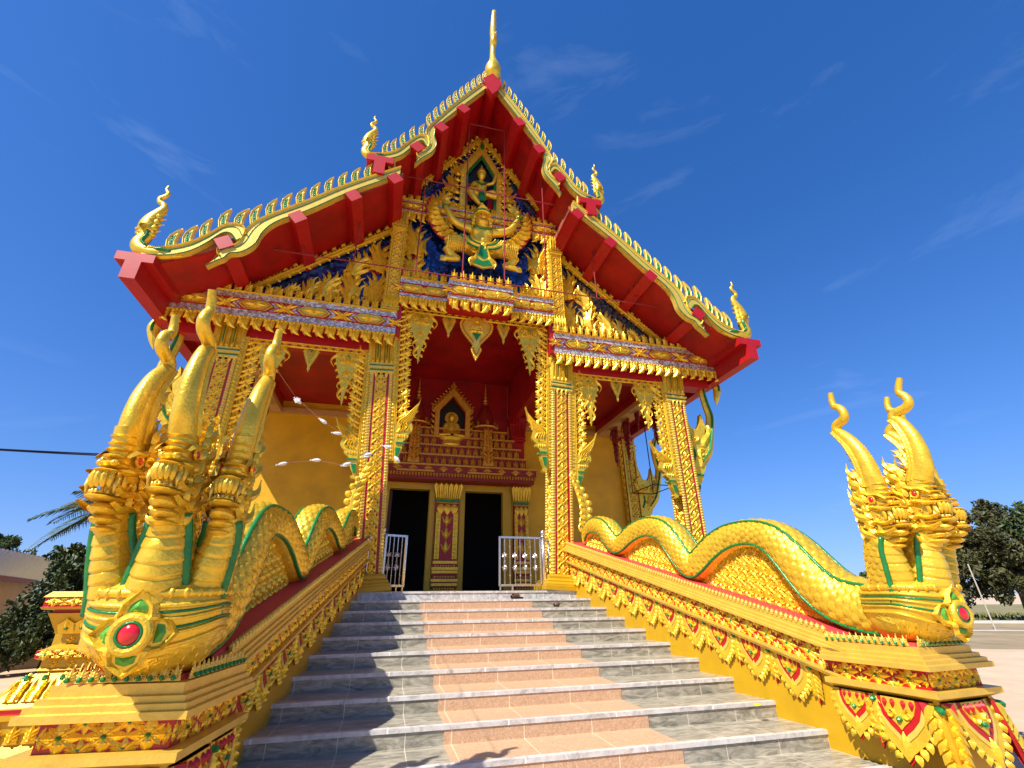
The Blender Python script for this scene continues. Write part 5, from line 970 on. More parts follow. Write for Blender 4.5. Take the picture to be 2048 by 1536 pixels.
# tiered crown above the doors
m, gd = MB(), MB(); m.box(-2.9, 2.9, 4.45, 5.0, 3.42, 3.62)
for (hw, z0, z1, yf) in ((2.95, 3.62, 3.90, 4.35), (2.62, 3.90, 4.28, 4.48), (2.42, 4.28, 4.64, 4.56), (2.2, 4.64, 4.98, 4.64), (1.95, 4.98, 5.3, 4.72)):
    m.box(-hw, hw, yf, 5.0, z0, z1-.003); gd.box(-hw-.05, hw+.05, yf-.05, 5.0, z1-.055, z1-.002)
    if z0 > 3.7:
        n = int(2*hw/.24)
        for j in range(n):
            x = -hw+(j+.5)*2*hw/n
            if z0 > 4.6 and abs(x) < .58: continue
            gd.put(MSPK, (x, yf-.01, z0+.01), X3, Z3, -Y3, .95, 1.05, 1)
    else:
        n = 12
        for j in range(n): gd.put(MFLW, (-hw+(j+.5)*2*hw/n, yf-.004, 3.75), X3, Z3, -Y3, .2, 1.4)
        for j in range(60): gd.put(MSPK, (-hw+(j+.5)*2*hw/60, yf+.02, 3.61), X3, -Z3, -Y3, .4)
for s in (-1, 1):
    for (hw, z, yf) in ((.9, 3.64, 4.28), ): gd.box(*sorted((s*.55, s*1.75)), yf, 4.36, 3.63, 3.68); gd.box(*sorted((s*.55, s*1.75)), yf, 4.36, 3.84, 3.89)
    for z, k in ((3.92, 2.1), (4.45, 1.9), (4.9, 1.7)): gd.put(MSPK, (s*1.25, 4.36+(z-3.9)*.15, z), X3, Z3, -Y3, k)
    m.lathe([(.42, 5.3), (.42, 5.42), (.36, 5.46), (.32, 5.6), (.26, 5.9), (.16, 6.2), (.10, 6.3), (.12, 6.36)], (s*1.22, 4.85), 12)
    gd.lathe([(.46, 5.38), (.48, 5.42), (.42, 5.46)], (s*1.22, 4.85), 12); gd.lathe([(.06, 6.34), (.10, 6.4), (.05, 6.46), (.08, 6.52), (.04, 6.6), (.06, 6.66), (.03, 6.74), (.045, 6.8), (.02, 6.9), (.03, 6.95), (.006, 7.2)], (s*1.22, 4.85), 10)
    for a in np.linspace(0, 2*math.pi, 8, endpoint=False): gd.put(MSPK, (s*1.22+.43*math.cos(a), 4.85-.43*abs(math.sin(a))-.01, 5.42), X3, Z3, -Y3, .7)
cw = tb(m, 'door_crown', mat('dark_crown_red', (.26, .014, .006), .5, 0, .2, 6)); mo = MB()
for s in (-1, 1):
    plate(mo, [(s*.46, 4.95), (s*.62, 4.95), (s*.62, 6.0), (s*.46, 6.0)], .16); plate(mo, [(s*.70, 5.92), (s*.46, 5.92), (0, 6.5), (0, 6.78)], .17)
    for t in np.linspace(0, 1, 8): flame(mo, s*(.68-.66*t), 5.98+.75*t, R(90)-s*R(25), .26, .11, .06, s, 0, .06)
    for z in np.linspace(5.05, 5.85, 5): leaf(mo, s*.62, z, R(90)-s*R(40), .2, .1, .05, 0, .06)
leaf(mo, 0, 6.65, R(90), .45, .2, .08, 0, .06); gd.put(mo, (0, 4.70, 0), X3, Z3, -Y3); tb(gd, 'gilded_tiers', [mat('antique_gold', (.72, .34, .03), .4, .3, .2, 9), RED, GRN, GOLDL], cw)
m = MB(); m.prism([(-.46, 5.28), (.46, 5.28), (.46, 5.95), (0, 6.48), (-.46, 5.95)], 4.9, 4.94); tb(m, 'niche_back', BLACK, cw)
yb = 4.78; b = MB(); b.ell(P(0, 5.73, .02), (.11, .11, .13), 0, 12, 9); b.ell(P(0, 5.87, .0), (.06, .06, .06), 0); b.tube([P(0, 5.62), P(0, 5.5)], [.06, .1], None, X3, 8); b.tube([P(0, 5.52), P(0, 5.3, .03), P(0, 5.1, .03)], [.2, .17, .18], .11, X3, 12)
for s in (-1, 1): b.tube(crv([P(s*.2, 5.5), P(s*.27, 5.28, .04), P(s*.2, 5.12, .15), P(s*.05, 5.12, .2)], 4), lerp([.065, .06, .05, .04], 13), None, Z3, 8); b.tube(crv([P(s*.08, 5.05, .05), P(s*.36, 5.04, .1), P(s*.4, 5.02, .16), P(s*.05, 5.03, .24)], 4), lerp([.1, .09, .08, .05], 13), None, Z3, 8)
bu = tb(fuse(b, .024, 2), 'buddha_image', GOLD, smooth=True); m = MB(); m.lathe([(.24, 0), (.24, .02)], (0, 0), 20); m.map(lambda A: np.column_stack([A[:, 0], 4.88+A[:, 2], 5.75+A[:, 1]])); tb(m, 'halo', GOLD, bu); m = MB(); m.lathe([(.36, 4.84), (.46, 4.93), (.4, 4.97)], (0, 4.72), 16, ey=.6); m.lathe([(.3, 4.62), (.34, 4.7), (.3, 4.84)], (0, 4.7), 16, ey=.6); tb(m, 'lotus_seat', GOLD, bu)
# hanging fringe in the porch's side openings, silhouette shade painted as dark red
for s in (-1, 1):
    for y in (1.2, 2.2, 3.0, 3.9):
        k = MB(); k.put(DRS if y != 2.2 else CHV, (s*5.86, y, 5.48), Y3, Z3, np.array([-s, 0, 0]), .95, .8, 1.05); tb(k, 'side_pendant', [mat('silhouette_dark_red', (.22, .006, .005), .5)]*4 if y == 1.2 and s == -1 else [bpy.data.materials['silhouette_dark_red']]*4)
# ------------------------------------------------------------------ smaller things
def single(mb, name, mats, label, cat, group=None, smooth=False):
    A = mb.arr(); c = (A.min(0)+A.max(0))/2; c[2] = A[:, 2].min(); mb.map(lambda q: q-c); o = mb.build(name, mats, None, smooth); o.location = c; return tag(o, label, cat, group)
# stainless gates at the top of the steps
def gate(loc, ang, n, Wd, label, post_h=1.30):
    g = thing('metal_gate', label, 'gate', loc, 'stainless gates at the top of the steps'); g.rotation_euler = (0, 0, ang)
    p = MB(); p.tube([(0, 0, .0), (0, 0, post_h-.08)], .045, None, X3, 12); p.ell((0, 0, post_h-.06), (.065, .065, .075), 0, 12, 8); p.lathe([(.06, post_h-.15), (.06, post_h-.12)], n=12); p.build('post', STEEL, g, True)
    f = MB(); 
    for a, b in (((-.06, .12), (-Wd, .12)), ((-.06, 1.13), (-Wd, 1.13)), ((-Wd, .10), (-Wd, 1.15)), ((-.08, .1), (-.08, 1.15))): f.tube([(a[0], 0, a[1]), (b[0], 0, b[1])], .03, None, Y3, 4, 0, True, math.pi/4)
    f.box(-Wd*.74, -Wd*.70, -.02, .02, .0, .1); f.box(-Wd+.0, -Wd+.03, -.02, .02, .02, .1); f.build('frame', STEEL, g)
    for j in range(n):
        x = -.08-(Wd-.08)*(j+1)/(n+1); b = MB(); b.tube([(x, 0, .14), (x, 0, 1.11)], .009, None, Y3, 6)
        fl = j % 2 == 0
        if not fl:
            for z in (.32, .93): b.ell((x, 0, z), (.02, .02, .02), 0, 8, 6)
        bb = b.build('bar', STEEL, g)
        if fl:
            q = MB(); b2 = MB()
            for z, up in ((.48, 1), (.74, -1)):
                for a in range(6): leaf(b2, x, z, a*math.pi/3+math.pi/6*(up < 0), .075, .045, .02, 0, 0, True)
                q.ell((x, 0, z), (.02, .02, .02), 0, 8, 6)
            leaf(b2, x, .52, R(90), .16, .045, .02, 0, 0, True); q.put(b2, (0, 0, 0), X3, Z3, -Y3); q.build('flower_ornament', STEEL, bb)
    w_ = MB(); s = 1
    w_.tube(crv([(.05, .0, 1.08), (.22, .03, 1.08), (.28, .04, 1.04), (.29, .04, .9), (.29, .04, .3)], 4), .022, None, Y3, 8); w_.tube([(.05, 0, .30), (.3, .04, .30)], .03, None, Y3, 4); w_.tube([(.14, .02, .3), (.14, .02, 1.08)], .014, None, Y3, 6); w_.tube([(.22, .03, .3), (.22, .03, 1.08)], .010, None, Y3, 6); w_.build('side_rail', STEEL, g, True)
gate((1.72, .12, 0), .03, 7, 1.05, 'stainless steel gate with star flowers standing across the right doorway')
gate((-1.92, .10, 0), math.pi-.55+.9, 4, .55, 'narrow folded stainless steel gate beside the left inner column')
# shoes left on the steps
def shoe(loc, rz, label, m1, m2):
    t = thing('shoe', label, 'shoe', loc, 'shoes left on the steps'); t.rotation_euler = (0, 0, rz)
    s = MB(); a = np.linspace(0, 2*math.pi, 18, endpoint=False); o = [(.15*math.cos(q), (.055+.012*math.cos(q))*math.sin(q)) for q in a]
    s.add([(x, y, 0) for x, y in o]+[(x, y, .03+.008*(x < 0)) for x, y in o], [tuple(range(17, -1, -1)), tuple(range(18, 36))]+[(i, (i+1) % 18, 18+(i+1) % 18, 18+i) for i in range(18)]); s.build('sole', m2, t)
    u = MB(); 
    for k, x in enumerate((.0, .04, .08)): u.tube([(x, y, .03+.075*math.sqrt(max(0, 1-(y/.062)**2))) for y in np.linspace(-.062, .062, 9)], .028, .007, X3, 8)
    u.tube([(.12, y, .03+.04*math.sqrt(max(0, 1-(y/.05)**2))) for y in np.linspace(-.05, .05, 7)], .025, .007, X3, 8); u.build('strap', m1, t, True)
shoe((1.52, -1.20, -.30), R(250), 'dark maroon slip-on shoe standing at the right end of the second step', mat('maroon_leather', (.10, .02, .025), .5), BLACK)
shoe((.88, -.62, -.155), R(200), 'dark brown sandal lying at the middle of the top step below the gate', mat('brown_leather', (.10, .05, .03), .6), BLACK)
m = MB(); m.add([(.0, 0, 0), (.07, .02, .012), (.10, .07, .004), (.04, .09, .014), (-.02, .05, .006)], [(0, 1, 2, 3, 4)]); pf = m.build('fallen_petal', mat('yellow_petal', (.8, .5, .02), .6)); pf.location = (2.36, -4.98, -1.434+.16); tag(pf, 'small yellow flower petal fallen on a step near the right balustrade', 'petal'); pf.location = (2.42, -5.32, -1.275)
# strings of white paper birds
STR = [[(-2.86, -6.9, 1.62), (-4.04, -.6, 3.86), (-3.39, -.6, 3.35), (-2.62, -.5, 2.95)], [(-4.75, .2, 2.35), (-4.08, -.4, 2.46), (-3.39, -.5, 2.53), (-2.82, -.5, 2.45), (-2.10, -.5, 2.86)]]
s_ = MB()
for i, (pts, lab) in enumerate(zip(STR, ('thin string tied to the left naga crest, carrying the paper birds', 'thin level string of paper birds across the left bay'))):
    k = MB(); k.tube(pts, .004, None, X3, 4); single(k, 'string', mat('thin_string', (.3, .15, .1), .8), lab, 'string')
def bird(loc, d, label, open_=1.0):
    d = np.array(d, float); d /= np.linalg.norm(d); l = np.cross(d, Y3); l /= np.linalg.norm(l); n = np.cross(d, l); m = MB(); Q = lambda a, b, c: np.array(loc)+a*d+b*l+c*n
    Q = lambda a, b, c: np.array(loc)+(a*d+b*l+c*n)*.42; m.tube([Q(-.22, 0, 0), Q(-.12, 0, 0), Q(.05, 0, 0), Q(.16, 0, 0), Q(.22, .01, 0)], [.008, .03, .04, .028, .004], None, n, 8)
    for s in (-1, 1):
        for k in range(4): m.add([Q(.06-.05*k, .02*s, .01), Q(.0-.06*k, (.17-.02*k)*s*open_, .05), Q(-.06-.06*k, (.15-.02*k)*s*open_, .05), Q(-.03-.05*k, .02*s, .01)], [(0, 1, 2, 3)])
        m.add([Q(-.2, 0, 0), Q(-.32, .05*s, .01), Q(-.30, .0, 0)], [(0, 1, 2)])
    single(m, 'paper_bird', WHITE, label, 'paper bird', 'white paper birds on strings')
for (p, d, lab, op) in (((-3.98, -.62, 3.78), (.7, 0, -.55), 'large white paper bird highest on the string, against the red ceiling', 1.0), ((-3.40, -.62, 3.36), (.7, 0, -.45), 'white paper bird just left of the scroll bracket tip', .5), ((-3.08, -.6, 3.12), (1, 0, -.1), 'small white paper bird touching the left scroll bracket', .5),
                        ((-4.08, -.42, 2.44), (1, 0, .25), 'small white paper bird low against the yellow wall, nearest the left naga', .35), ((-3.42, -.52, 2.53), (1, 0, .02), 'long white paper bird flying level against the yellow wall', .4), ((-2.80, -.55, 2.47), (1, 0, .3), 'white paper bird at the foot of the left scroll bracket', .7),
                        ((-2.40, -.5, 2.72), (1, 0, .3), 'white paper bird in front of the left inner column', .9), ((-2.0, -.5, 2.92), (1, 0, -.2), 'white paper bird at the right edge of the left inner column', .6), ((-1.78, -.45, 2.66), (.6, 0, -.6), 'greyish paper bird beside the door crown', .7), ((-4.86, -.2, 2.30), (1, 0, 0), 'white paper bird beside the left outer column', .6)): bird(p, d, lab, op)
# overhead cable
m = MB(); P0, P1 = np.array([-12.2, -.6, 2.45]), np.array([-5.9, 3.0, 3.4])
for o, sg in ((0, .22), (.03, .30)): m.tube([P0+(P1-P0)*t+np.array([0, 0, -sg*4*t*(1-t)*.35+o*(1-2*t)]) for t in np.linspace(0, 1, 16)], .014, None, Z3, 6)
single(m, 'overhead_cable', BLACK, 'twin black cable sagging across the sky at the left', 'cable')
# red rods of the netting frame before the gable
t = thing('netting_frame', 'thin red steel rods of a bird-netting frame standing before the gable', 'frame', (0, -.9, 7.4)); o_ = np.array([0, -.9, 7.4])
for a, b in [((-.555, 13.58), (-.575, 7.45)), ((.58, 13.6), (.57, 7.6)), ((-1.74, 10.78), (-1.79, 7.4)), ((1.78, 11.7), (1.76, 7.6)), ((-3.3, 9.3), (-3.3, 7.5)), ((3.25, 9.2), (3.25, 7.5)), ((-4.5, 8.3), (-4.5, 7.55)), ((4.45, 8.3), (4.45, 7.5)), ((-.56, 13.58), (.58, 13.6)), ((-2.24, 10.76), (2.2, 10.76)), ((-5.4, 7.5), (5.4, 7.52))]:
    m = MB(); m.tube([np.array([a[0], -.9, a[1]])-o_, np.array([b[0], -.9, b[1]])-o_], .017, None, X3 if a[0] == b[0] or abs(a[0]-b[0]) < .2 else Z3, 6); m.build('rod', ROD, t)
# black cage hanging under the right eave
t = thing('hanging_cage', 'open black metal cage frame hanging under the right eave', 'cage', (7.3, 4.4, 3.3)); o_ = np.array([7.3, 4.4, 3.3])
V = {(i, j, k): np.array([(6.7, 7.55)[i], (3.2, 4.6)[j], (3.3, 5.95)[k]]) for i in (0, 1) for j in (0, 1) for k in (0, 1)}
for a in V:
    for b in V:
        if a < b and sum(abs(x-y) for x, y in zip(a, b)) == 1 and not (a[2] == 1 and b[2] == 1):
            m = MB(); d = V[b]-V[a]; m.tube([V[a]-o_, V[b]-o_], .016, None, X3 if abs(d[0]) < .1 else Z3, 6); m.build('bar', BLACK, t)
# carved pedestal behind the left naga
px_, py_ = -5.12, -3.1
t = thing('ornamental_pedestal', 'square gold and red carved pedestal standing behind the left naga', 'pedestal', (px_, py_, GZ))
lvl = [(.98, 0, 0), (.98, .22, 0), (.90, .26, 0), (.82, .34, 0), (.80, .36, 0), (.80, .60, 0), (.84, .62, 0), (.84, .68, 1), (.78, .69, 1), (.78, .73, 0), (.74, .74, 0), (.70, .80, 0), (.45, 1.10, 0), (.48, 1.12, 0), (.45, 1.15, 0), (.45, 1.24, 0), (.48, 1.25, 0), (.52, 1.27, 1), (.52, 1.36, 0), (.46, 1.38, 0), (.40, 1.42, 0), (.36, 1.43, 0), (.36, 1.54, 0), (.42, 1.56, 0), (.52, 1.78, 0), (.54, 1.82, 1), (.50, 1.83, 1), (.50, 1.86, 0), (.60, 1.87, 0), (.62, 1.90, 1), (.60, 1.91, 1), (.60, 2.02, 0), (.62, 2.03, 0), (.56, 2.10, 0)]
lvl = [(r*.82, z*.83, k) for r, z, k in lvl]
m = MB(); m.lathe([(r, z) for r, z, _ in lvl], sq=True, m=[k for _, _, k in lvl[:-1]]+[0]); m.build('body', [YELG, RED], t)
m = MB(); KAN = MKAN[0]
for a in range(4):
    U = np.array([math.cos(a*math.pi/2), math.sin(a*math.pi/2), 0]); N = np.array([U[1], -U[0], 0])
    for r, z, n in ((.60, 1.965, 5), (.53, 1.315, 4)):
        for j in range(n): m.put(MFLW, N*(r*.82+.003)+U*(-r+(j+.5)*2*r/n)*.82+Z3*z*.83, U, Z3, N, .11, 1.5, 1)
        for j in range(n-1): m.put(MHALF, N*(r*.82+.003)+U*(-r+(j+1)*2*r/n)*.82+Z3*(z-.045)*.83, U, Z3, N, .09, 1.3, 1); m.put(MHALF, N*(r*.82+.003)+U*(-r+(j+1)*2*r/n)*.82+Z3*(z+.045)*.83, U, -Z3, N, .09, 1.3, 1)
    Nt = (Z3*.25+N*.3); 
    for j in range(6):
        u = (-.5+(j+.5)/6); mo = MB(); plate(mo, [(-.1, 0), (.1, 0), (.07, .2), (0, .33), (-.07, .2)], .02); bead(mo, 0, .26, .04, .03, 2, .02)
        for q in (0, .1): leaf(mo, -.05, q, R(100), .16, .07, .04, 0, .02); leaf(mo, .05, q, R(80), .16, .07, .04, 0, .02)
        m.put(mo, N*.578+U*u*1.0+Z3*.66, U*.82, (Z3*.249-N*.205)/.3225, (N*.249+Z3*.205)/.3225, 1.0, .80, .95)
    for j in range(4):
        u = (-.5+(j+.5)/4); mo = MB(); petal_ = None; plate(mo, [(-.09, 0), (.09, 0), (.11, .12), (0, .2), (-.11, .12)], .02); bead(mo, 0, .08, .035, .03, 2, .02); leaf(mo, 0, .02, R(90), .2, .08, .03, 0, .02)
        m.put(mo, N*.352+U*u*.62+Z3*1.30, U, (Z3*.1826+N*.082)/.2, (N*.1826-Z3*.082)/.2, .85)
        m.put(MFLW, N*.372+U*u*.66+Z3*.993, U, Z3, N, .09); m.put(MFLW, N*.298+U*u*.52+Z3*1.23, U, Z3, N, .09)
    for j in range(8): m.put(MSPK, N*.658+U*(-.5+(j+.5)/8)*1.26+Z3*.31, U, Z3, N, .55, 1.2, 1.0)
m.build('carving', G4, t)
# ------------------------------------------------------------------ vegetation
def leafmat(name, c1, c2):
    m = mat(name, c1, .55, 0, 0, 2.2, col2=c2); t_, p = nodes_of(m); p.inputs['Specular IOR Level'].default_value = .35; return m
LF1 = leafmat('dark_green_leaves', (.06, .09, .022), (.024, .042, .011)); LF2 = leafmat('olive_brown_leaves', (.085, .085, .025), (.04, .042, .014)); LF3 = leafmat('fresh_leaves', (.07, .11, .025), (.03, .055, .012)); BARK = mat('grey_brown_bark', (.10, .075, .055), .9, 0, .3, 7, .6, 20)
def crown(cl, n, size, seed):
    g = np.random.default_rng(seed); cl = np.array(cl, float); wts = cl[:, 3]**2; wts /= wts.sum(); V = np.zeros((n, 4, 3)); idx = g.choice(len(cl), n, p=wts)
    # sub-clumps inside each lobe give gaps and an uneven outline
    sub = [(cl[i, :3]+ (lambda d: d/np.linalg.norm(d)*cl[i, 3]*g.uniform(.35, 1.0))(g.normal(size=3))*np.array([1, 1, .8]), cl[i, 3]*g.uniform(.22, .42)) for i in range(len(cl)) for _ in range(16)]
    sp = np.array([q[0] for q in sub]); sr = np.array([q[1] for q in sub]); si = np.array([idx[k]*16+g.integers(16) for k in range(n)])
    d = g.normal(size=(n, 3)); d /= np.linalg.norm(d, axis=1)[:, None]; c = sp[si]+d*(sr[si]*g.uniform(.3, 1.05, n)**.6)[:, None]
    a = g.normal(size=(n, 3)); a[:, 2] -= .3; a /= np.linalg.norm(a, axis=1)[:, None]; b = np.cross(a, g.normal(size=(n, 3))); b /= np.linalg.norm(b, axis=1)[:, None]; s = size*g.uniform(.6, 1.3, n)[:, None]
    nn_ = np.cross(a, b)*s*.15
    V[:, 0] = c-a*s*.5; V[:, 1] = c+b*s*.24+nn_; V[:, 2] = c+a*s*.5; V[:, 3] = c-b*s*.24+nn_
    m = MB(); m.add(V.reshape(-1, 3), [(4*i, 4*i+1, 4*i+2, 4*i+3) for i in range(n)]); return m
def tree(loc, cl, n, size, seed, lm, label, nm='leafy_tree', trunk=.16, group=None, base=None):
    t = thing(nm, label, 'tree' if 'bush' not in nm else 'bush', loc, group); g = random.Random(seed); c = crown(cl, n, size, seed); c.build('crown', lm, t)
    b = MB(); top = np.mean([q[:3] for q in cl], 0); mid_ = top*np.array([.4, .4, .62]); b.tube(crv([(0, 0, -.1), (mid_[0]*.6, mid_[1]*.6, mid_[2]*.5), tuple(mid_)], 4), lerp([trunk, trunk*.7, trunk*.55], 9), None, X3, 8)
    for q in cl: b.tube(crv([tuple(mid_*g.uniform(.45, 1)), tuple((mid_+np.array(q[:3]))/2+np.array([g.uniform(-.3, .3)]*3)), tuple(q[:3])], 3), lerp([trunk*.45, trunk*.3, trunk*.1], 7), None, X3, 6)
    b.build('trunk', BARK, t); return t
def lobes(w, d, h0, h1, n, r, seed):
    g = random.Random(seed); return [(g.uniform(-w, w), g.uniform(-d, d), g.uniform(h0, h1), r*g.uniform(.7, 1.25)) for _ in range(n)]
E2 = GZ
tree((-10.2, 5.9, E2), [(-.9, -.9, .75, .7), (-.2, -.6, .9, .7), (.5, -.3, .9, .7), (1.0, 0, 1.3, .7), (-1.5, -1.3, .8, .7), (-.2, .3, 2.2, .6), (.2, .6, 2.5, .55), (-.7, .8, 2.5, .45), (.6, .8, 2.0, .65), (.2, .3, 1.7, .7), (-.5, -.1, 1.5, .7), (1.2, .6, 1.9, .6)], 11000, .17, 3, LF1, 'dense dark green bush beside the wall at the left', 'bush_tree', .12)
tree((-11.4, 8.6, E2), [(0, 0, 2.8, .7), (.8, .2, 3.3, .6), (-.6, 0, 3.1, .5), (1.4, .4, 2.9, .8), (.3, .4, 3.6, .4), (.6, .2, 2.2, .8), (1.6, .5, 2.0, .9), (-.3, 0, 2.1, .7)], 7000, .18, 4, LF3, 'taller green tree behind the dark bush at the left')
tree((-12.2, 18.5, E2), [(0, 0, 4.6, 1.7), (2.0, .3, 5.2, 1.6), (-2, .4, 4.2, 1.4), (3.8, .3, 4.2, 1.6), (1, .2, 6.2, 1.1), (1.5, .5, 3.0, 1.5)], 7000, .32, 5, LF1, 'dark tree seen between the heads of the left naga', trunk=.2)
tree((-27, 29, E2), [(0, 0, 4.6, 1.2), (1.6, .2, 4.2, 1.1), (-1.5, 0, 4.3, 1.0), (.3, .3, 5.4, .7)], 2500, .35, 6, LF3, 'small distant tree above the grey roof at the left edge', trunk=.18)
for loc, cl, n, sz, sd, lm, lab in (
    ((35.5, 15.5, E2), [(0, 0, 3.6, 1.7), (-1.6, .3, 3.0, 1.4), (1.3, -.5, 4.6, 1.6), (.2, .3, 5.6, 1.3), (-.9, .4, 4.6, 1.3), (1.8, -.8, 3.0, 1.7), (-2.2, .8, 4.0, 1.0), (.4, 0, 2.0, 1.5)], 11000, .34, 7, LF2, 'dark spreading tree nearest the right naga, beyond the kerb'),
    ((37.8, 12.6, E2), [(0, 0, 4.2, 1.8), (-1.2, .4, 5.6, 1.6), (1.4, -.8, 5.2, 1.8), (.4, 0, 6.4, 1.3), (0, 0, 2.6, 1.8), (1.6, -.8, 3.2, 1.7), (-1.6, .6, 3.4, 1.6)], 11000, .34, 8, LF2, 'tallest dark tree at the right edge of the picture'),
    ((39.5, 10.2, E2), [(0, 0, 4.4, 2.0), (-1.2, .6, 5.6, 1.6), (1.4, -.8, 5.4, 1.8), (0, 0, 2.4, 1.8)], 6000, .36, 9, LF1, 'dark tree cut off by the right edge of the picture'),
    ((41.5, 29.5, E2), [(0, 0, 2.4, 1.2), (1.2, -.4, 2.0, 1.1), (-1.3, .4, 2.0, 1.1), (.3, 0, 3.4, .8), (2.3, -.8, 1.4, .9), (-.2, 0, 1.0, 1.2), (1.6, -.6, .9, 1.1)], 5000, .38, 10, LF2, 'low distant tree seen between the body and heads of the right naga'),
    ((44.5, 30.5, E2), [(0, 0, 2.2, 1.4), (1.2, -.6, 2.8, 1.0), (2.5, -1.4, 2.0, 1.2), (-1.0, .5, 1.4, 1.2), (1.6, -.8, 1.2, 1.2)], 4000, .4, 12, LF3, 'pale green distant tree behind the neck of the right naga'),
    ((34.0, 38.0, E2), [(0, 0, 7.0, 1.3), (-1, .6, 6.2, 1.1), (1, -.5, 6.0, 1.2), (0, 0, 4.6, 1.4)], 3000, .4, 11, LF1, 'small distant treetop just right of the right outer column')):
    tree(loc, cl, n, sz, sd, lm, lab, trunk=.2, group=None)
# coconut palm
t = thing('coconut_palm', 'coconut palm with drooping fronds behind the left naga', 'tree', (-11.4, 9.4, E2)); m = MB(); m.tube([(0, 0, -.1), (.1, 0, 2), (.15, 0, 4.8)], [.2, .15, .12], None, X3, 10); m.build('trunk', BARK, t)
for k, (az, el, L_) in enumerate(((180, 28, 2.0), (205, 12, 2.3), (160, 2, 2.4), (225, 40, 1.9), (185, -12, 2.2), (300, 30, 2.2), (20, 20, 2.2), (60, 35, 2.0), (250, 5, 2.2), (340, 0, 2.3), (120, 30, 2.0), (90, 10, 2.2))):
    m = MB(); d = np.array([math.cos(R(az)), math.sin(R(az)), 0]); l = np.array([-d[1], d[0], 0]); pts = [np.array([.15, 0, 4.8])+d*L_*u*math.cos(R(el))+Z3*(L_*u*math.sin(R(el))-.62*u*u*L_*.8) for u in np.linspace(0, 1, 15)]; m.tube(pts, lerp([.035, .02, .006], 15), None, l, 5)
    for i in range(1, 15):
        for q in (0, .33, .66):
            p = pts[i]*(1-q)+pts[min(14, i+1)]*q; ll = .55*math.sin(math.pi*min(1, .15+i/17))+.12
            for s in (-1, 1): e = p+s*l*ll*.75+d*ll*.5-Z3*ll*(.35+.2*random.random()); c = (p+e)/2+Z3*.05; m.add([p-d*.018, c-d*.022, e, c+d*.022, p+d*.018], [(0, 1, 3, 4), (1, 2, 3)])
    m.build('frond', LF3 if k % 3 else LF2, t)
# house and wall at the left
hl = np.array([-14.5, 9.0, GZ]); t = thing('house', 'low house with a pale grey metal roof and red fascia at the left edge', 'house', tuple(hl))
eL, eR, rR, rL = np.array([-11.4, -.36, .75]), np.array([-15.6, 13.33, .75]), np.array([-15.84, 15.15, 1.6]), np.array([-13.1, 1.2, 1.6]); eR = eL+(eR-eL)*1.3; rR = rL+(rR-rL)*1.3; m = MB(); n = 60
for i in range(n):
    p = [(eL+(eR-eL)*q, rL+(rR-rL)*q) for q in (i/n, (i+.5)/n, (i+1)/n)]; k = np.array([0, 0, .035]); m.add(np.array([p[0][0], p[1][0]+k, p[2][0], p[2][1], p[1][1]+k, p[0][1]])-hl, [(0, 1, 4, 5), (1, 2, 3, 4)])
bk = np.array([-3.2, .9, -1.0]); m.add(np.array([rL, rR, rR+bk, rL+bk])-hl, [(0, 1, 2, 3)]); m.build('roof', mat('grey_sheet_roof', (.50, .60, .62), .5, .1, .12, 3), t)
m = MB(); dn = np.array([0, 0, -.16]); ou = np.array([.03, .01, 0]); m.add(np.array([eL+ou, eR+ou, eR+ou+dn, eL+ou+dn, eL, eR, eR+dn, eL+dn])-hl, [(0, 1, 2, 3), (7, 6, 5, 4), (0, 4, 5, 1), (3, 2, 6, 7), (1, 5, 6, 2)]); m.build('fascia', mat('brown_red_fascia', (.16, .03, .025), .6), t)
wi = np.array([-.5, -.1, 0]); m = MB(); gl_ = lambda p: np.array([p[0], p[1], GZ-.1]); q0, q1 = eL+wi+np.array([0, 0, .1]), eR+wi+np.array([0, 0, .1]); b0, b1 = q0+np.array([-3.6, .8, 0]), q1+np.array([-2.8, .8, 0])
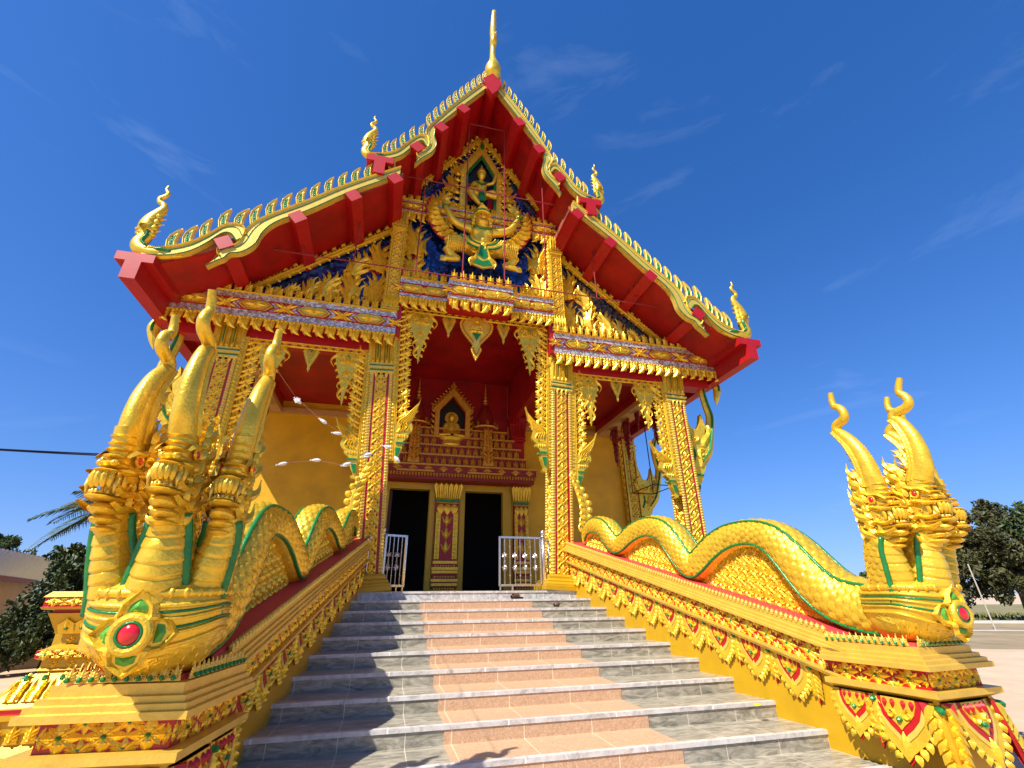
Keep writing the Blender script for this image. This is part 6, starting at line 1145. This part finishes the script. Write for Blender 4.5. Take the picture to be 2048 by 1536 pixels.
m.add(np.array([q0, q1, b1, b0, gl_(q0), gl_(q1), gl_(b1), gl_(b0)])-hl, [(0, 1, 5, 4), (1, 2, 6, 5), (2, 3, 7, 6), (3, 0, 4, 7)]); m.build('wall', mat('cream_wall', (.45, .36, .26), .8, 0, .15, 2), t)
m = MB(); m.box(-7, 1.6, -.08, .08, -.1, 1.0); m.map(lambda A: np.column_stack([-10.6+A[:, 0]*.80, 7.2+A[:, 0]*.60+A[:, 1], GZ+A[:, 2]])); single(m, 'boundary_wall', mat('stained_concrete', (.26, .22, .18), .9, 0, .35, 1.5, .3, 12), 'low stained concrete wall behind the dark bush', 'wall')
# leaning pole, fence rail by the kerb
m = MB(); m.tube([(26.75, 7.75, 1.2), (26.8, 7.72, GZ-.1)], .028, None, X3, 8); single(m, 'thin_pole', mat('pale_bamboo', (.45, .40, .33), .8, 0, .1, 6), 'thin pale upright pole standing in front of the dark trees at the right', 'pole')
m = MB(); g = np.random.default_rng(3); nb = 5000; u = g.uniform(0, 1, nb); v = g.uniform(.5, 14, nb)**1.0; base = np.array(RA)[None]+(np.array(RB)-np.array(RA))[None]*u[:, None]; dn = (np.array(RB)-np.array(RA)); dn = np.array([-dn[1], dn[0]])/np.linalg.norm(dn); pb = base+dn[None]*v[:, None]; hh = g.uniform(.1, .32, nb); a = g.uniform(0, 6.28, nb)
V = np.zeros((nb, 3, 3)); V[:, 0] = np.column_stack([pb[:, 0]-.08*np.cos(a), pb[:, 1]-.08*np.sin(a), np.full(nb, GZ)]); V[:, 1] = np.column_stack([pb[:, 0]+.08*np.cos(a), pb[:, 1]+.08*np.sin(a), np.full(nb, GZ)]); V[:, 2] = np.column_stack([pb[:, 0]+g.normal(0, .12, nb), pb[:, 1]+g.normal(0, .12, nb), GZ+hh]); m.add(V.reshape(-1, 3), [(3*i, 3*i+1, 3*i+2) for i in range(nb)])
o = m.build('roadside_grass', leafmat('weed_leaves', (.16, .17, .04), (.08, .085, .02))); o['kind'] = 'stuff'; tag(o, 'straggly green weeds growing along the far side of the kerb', 'grass')
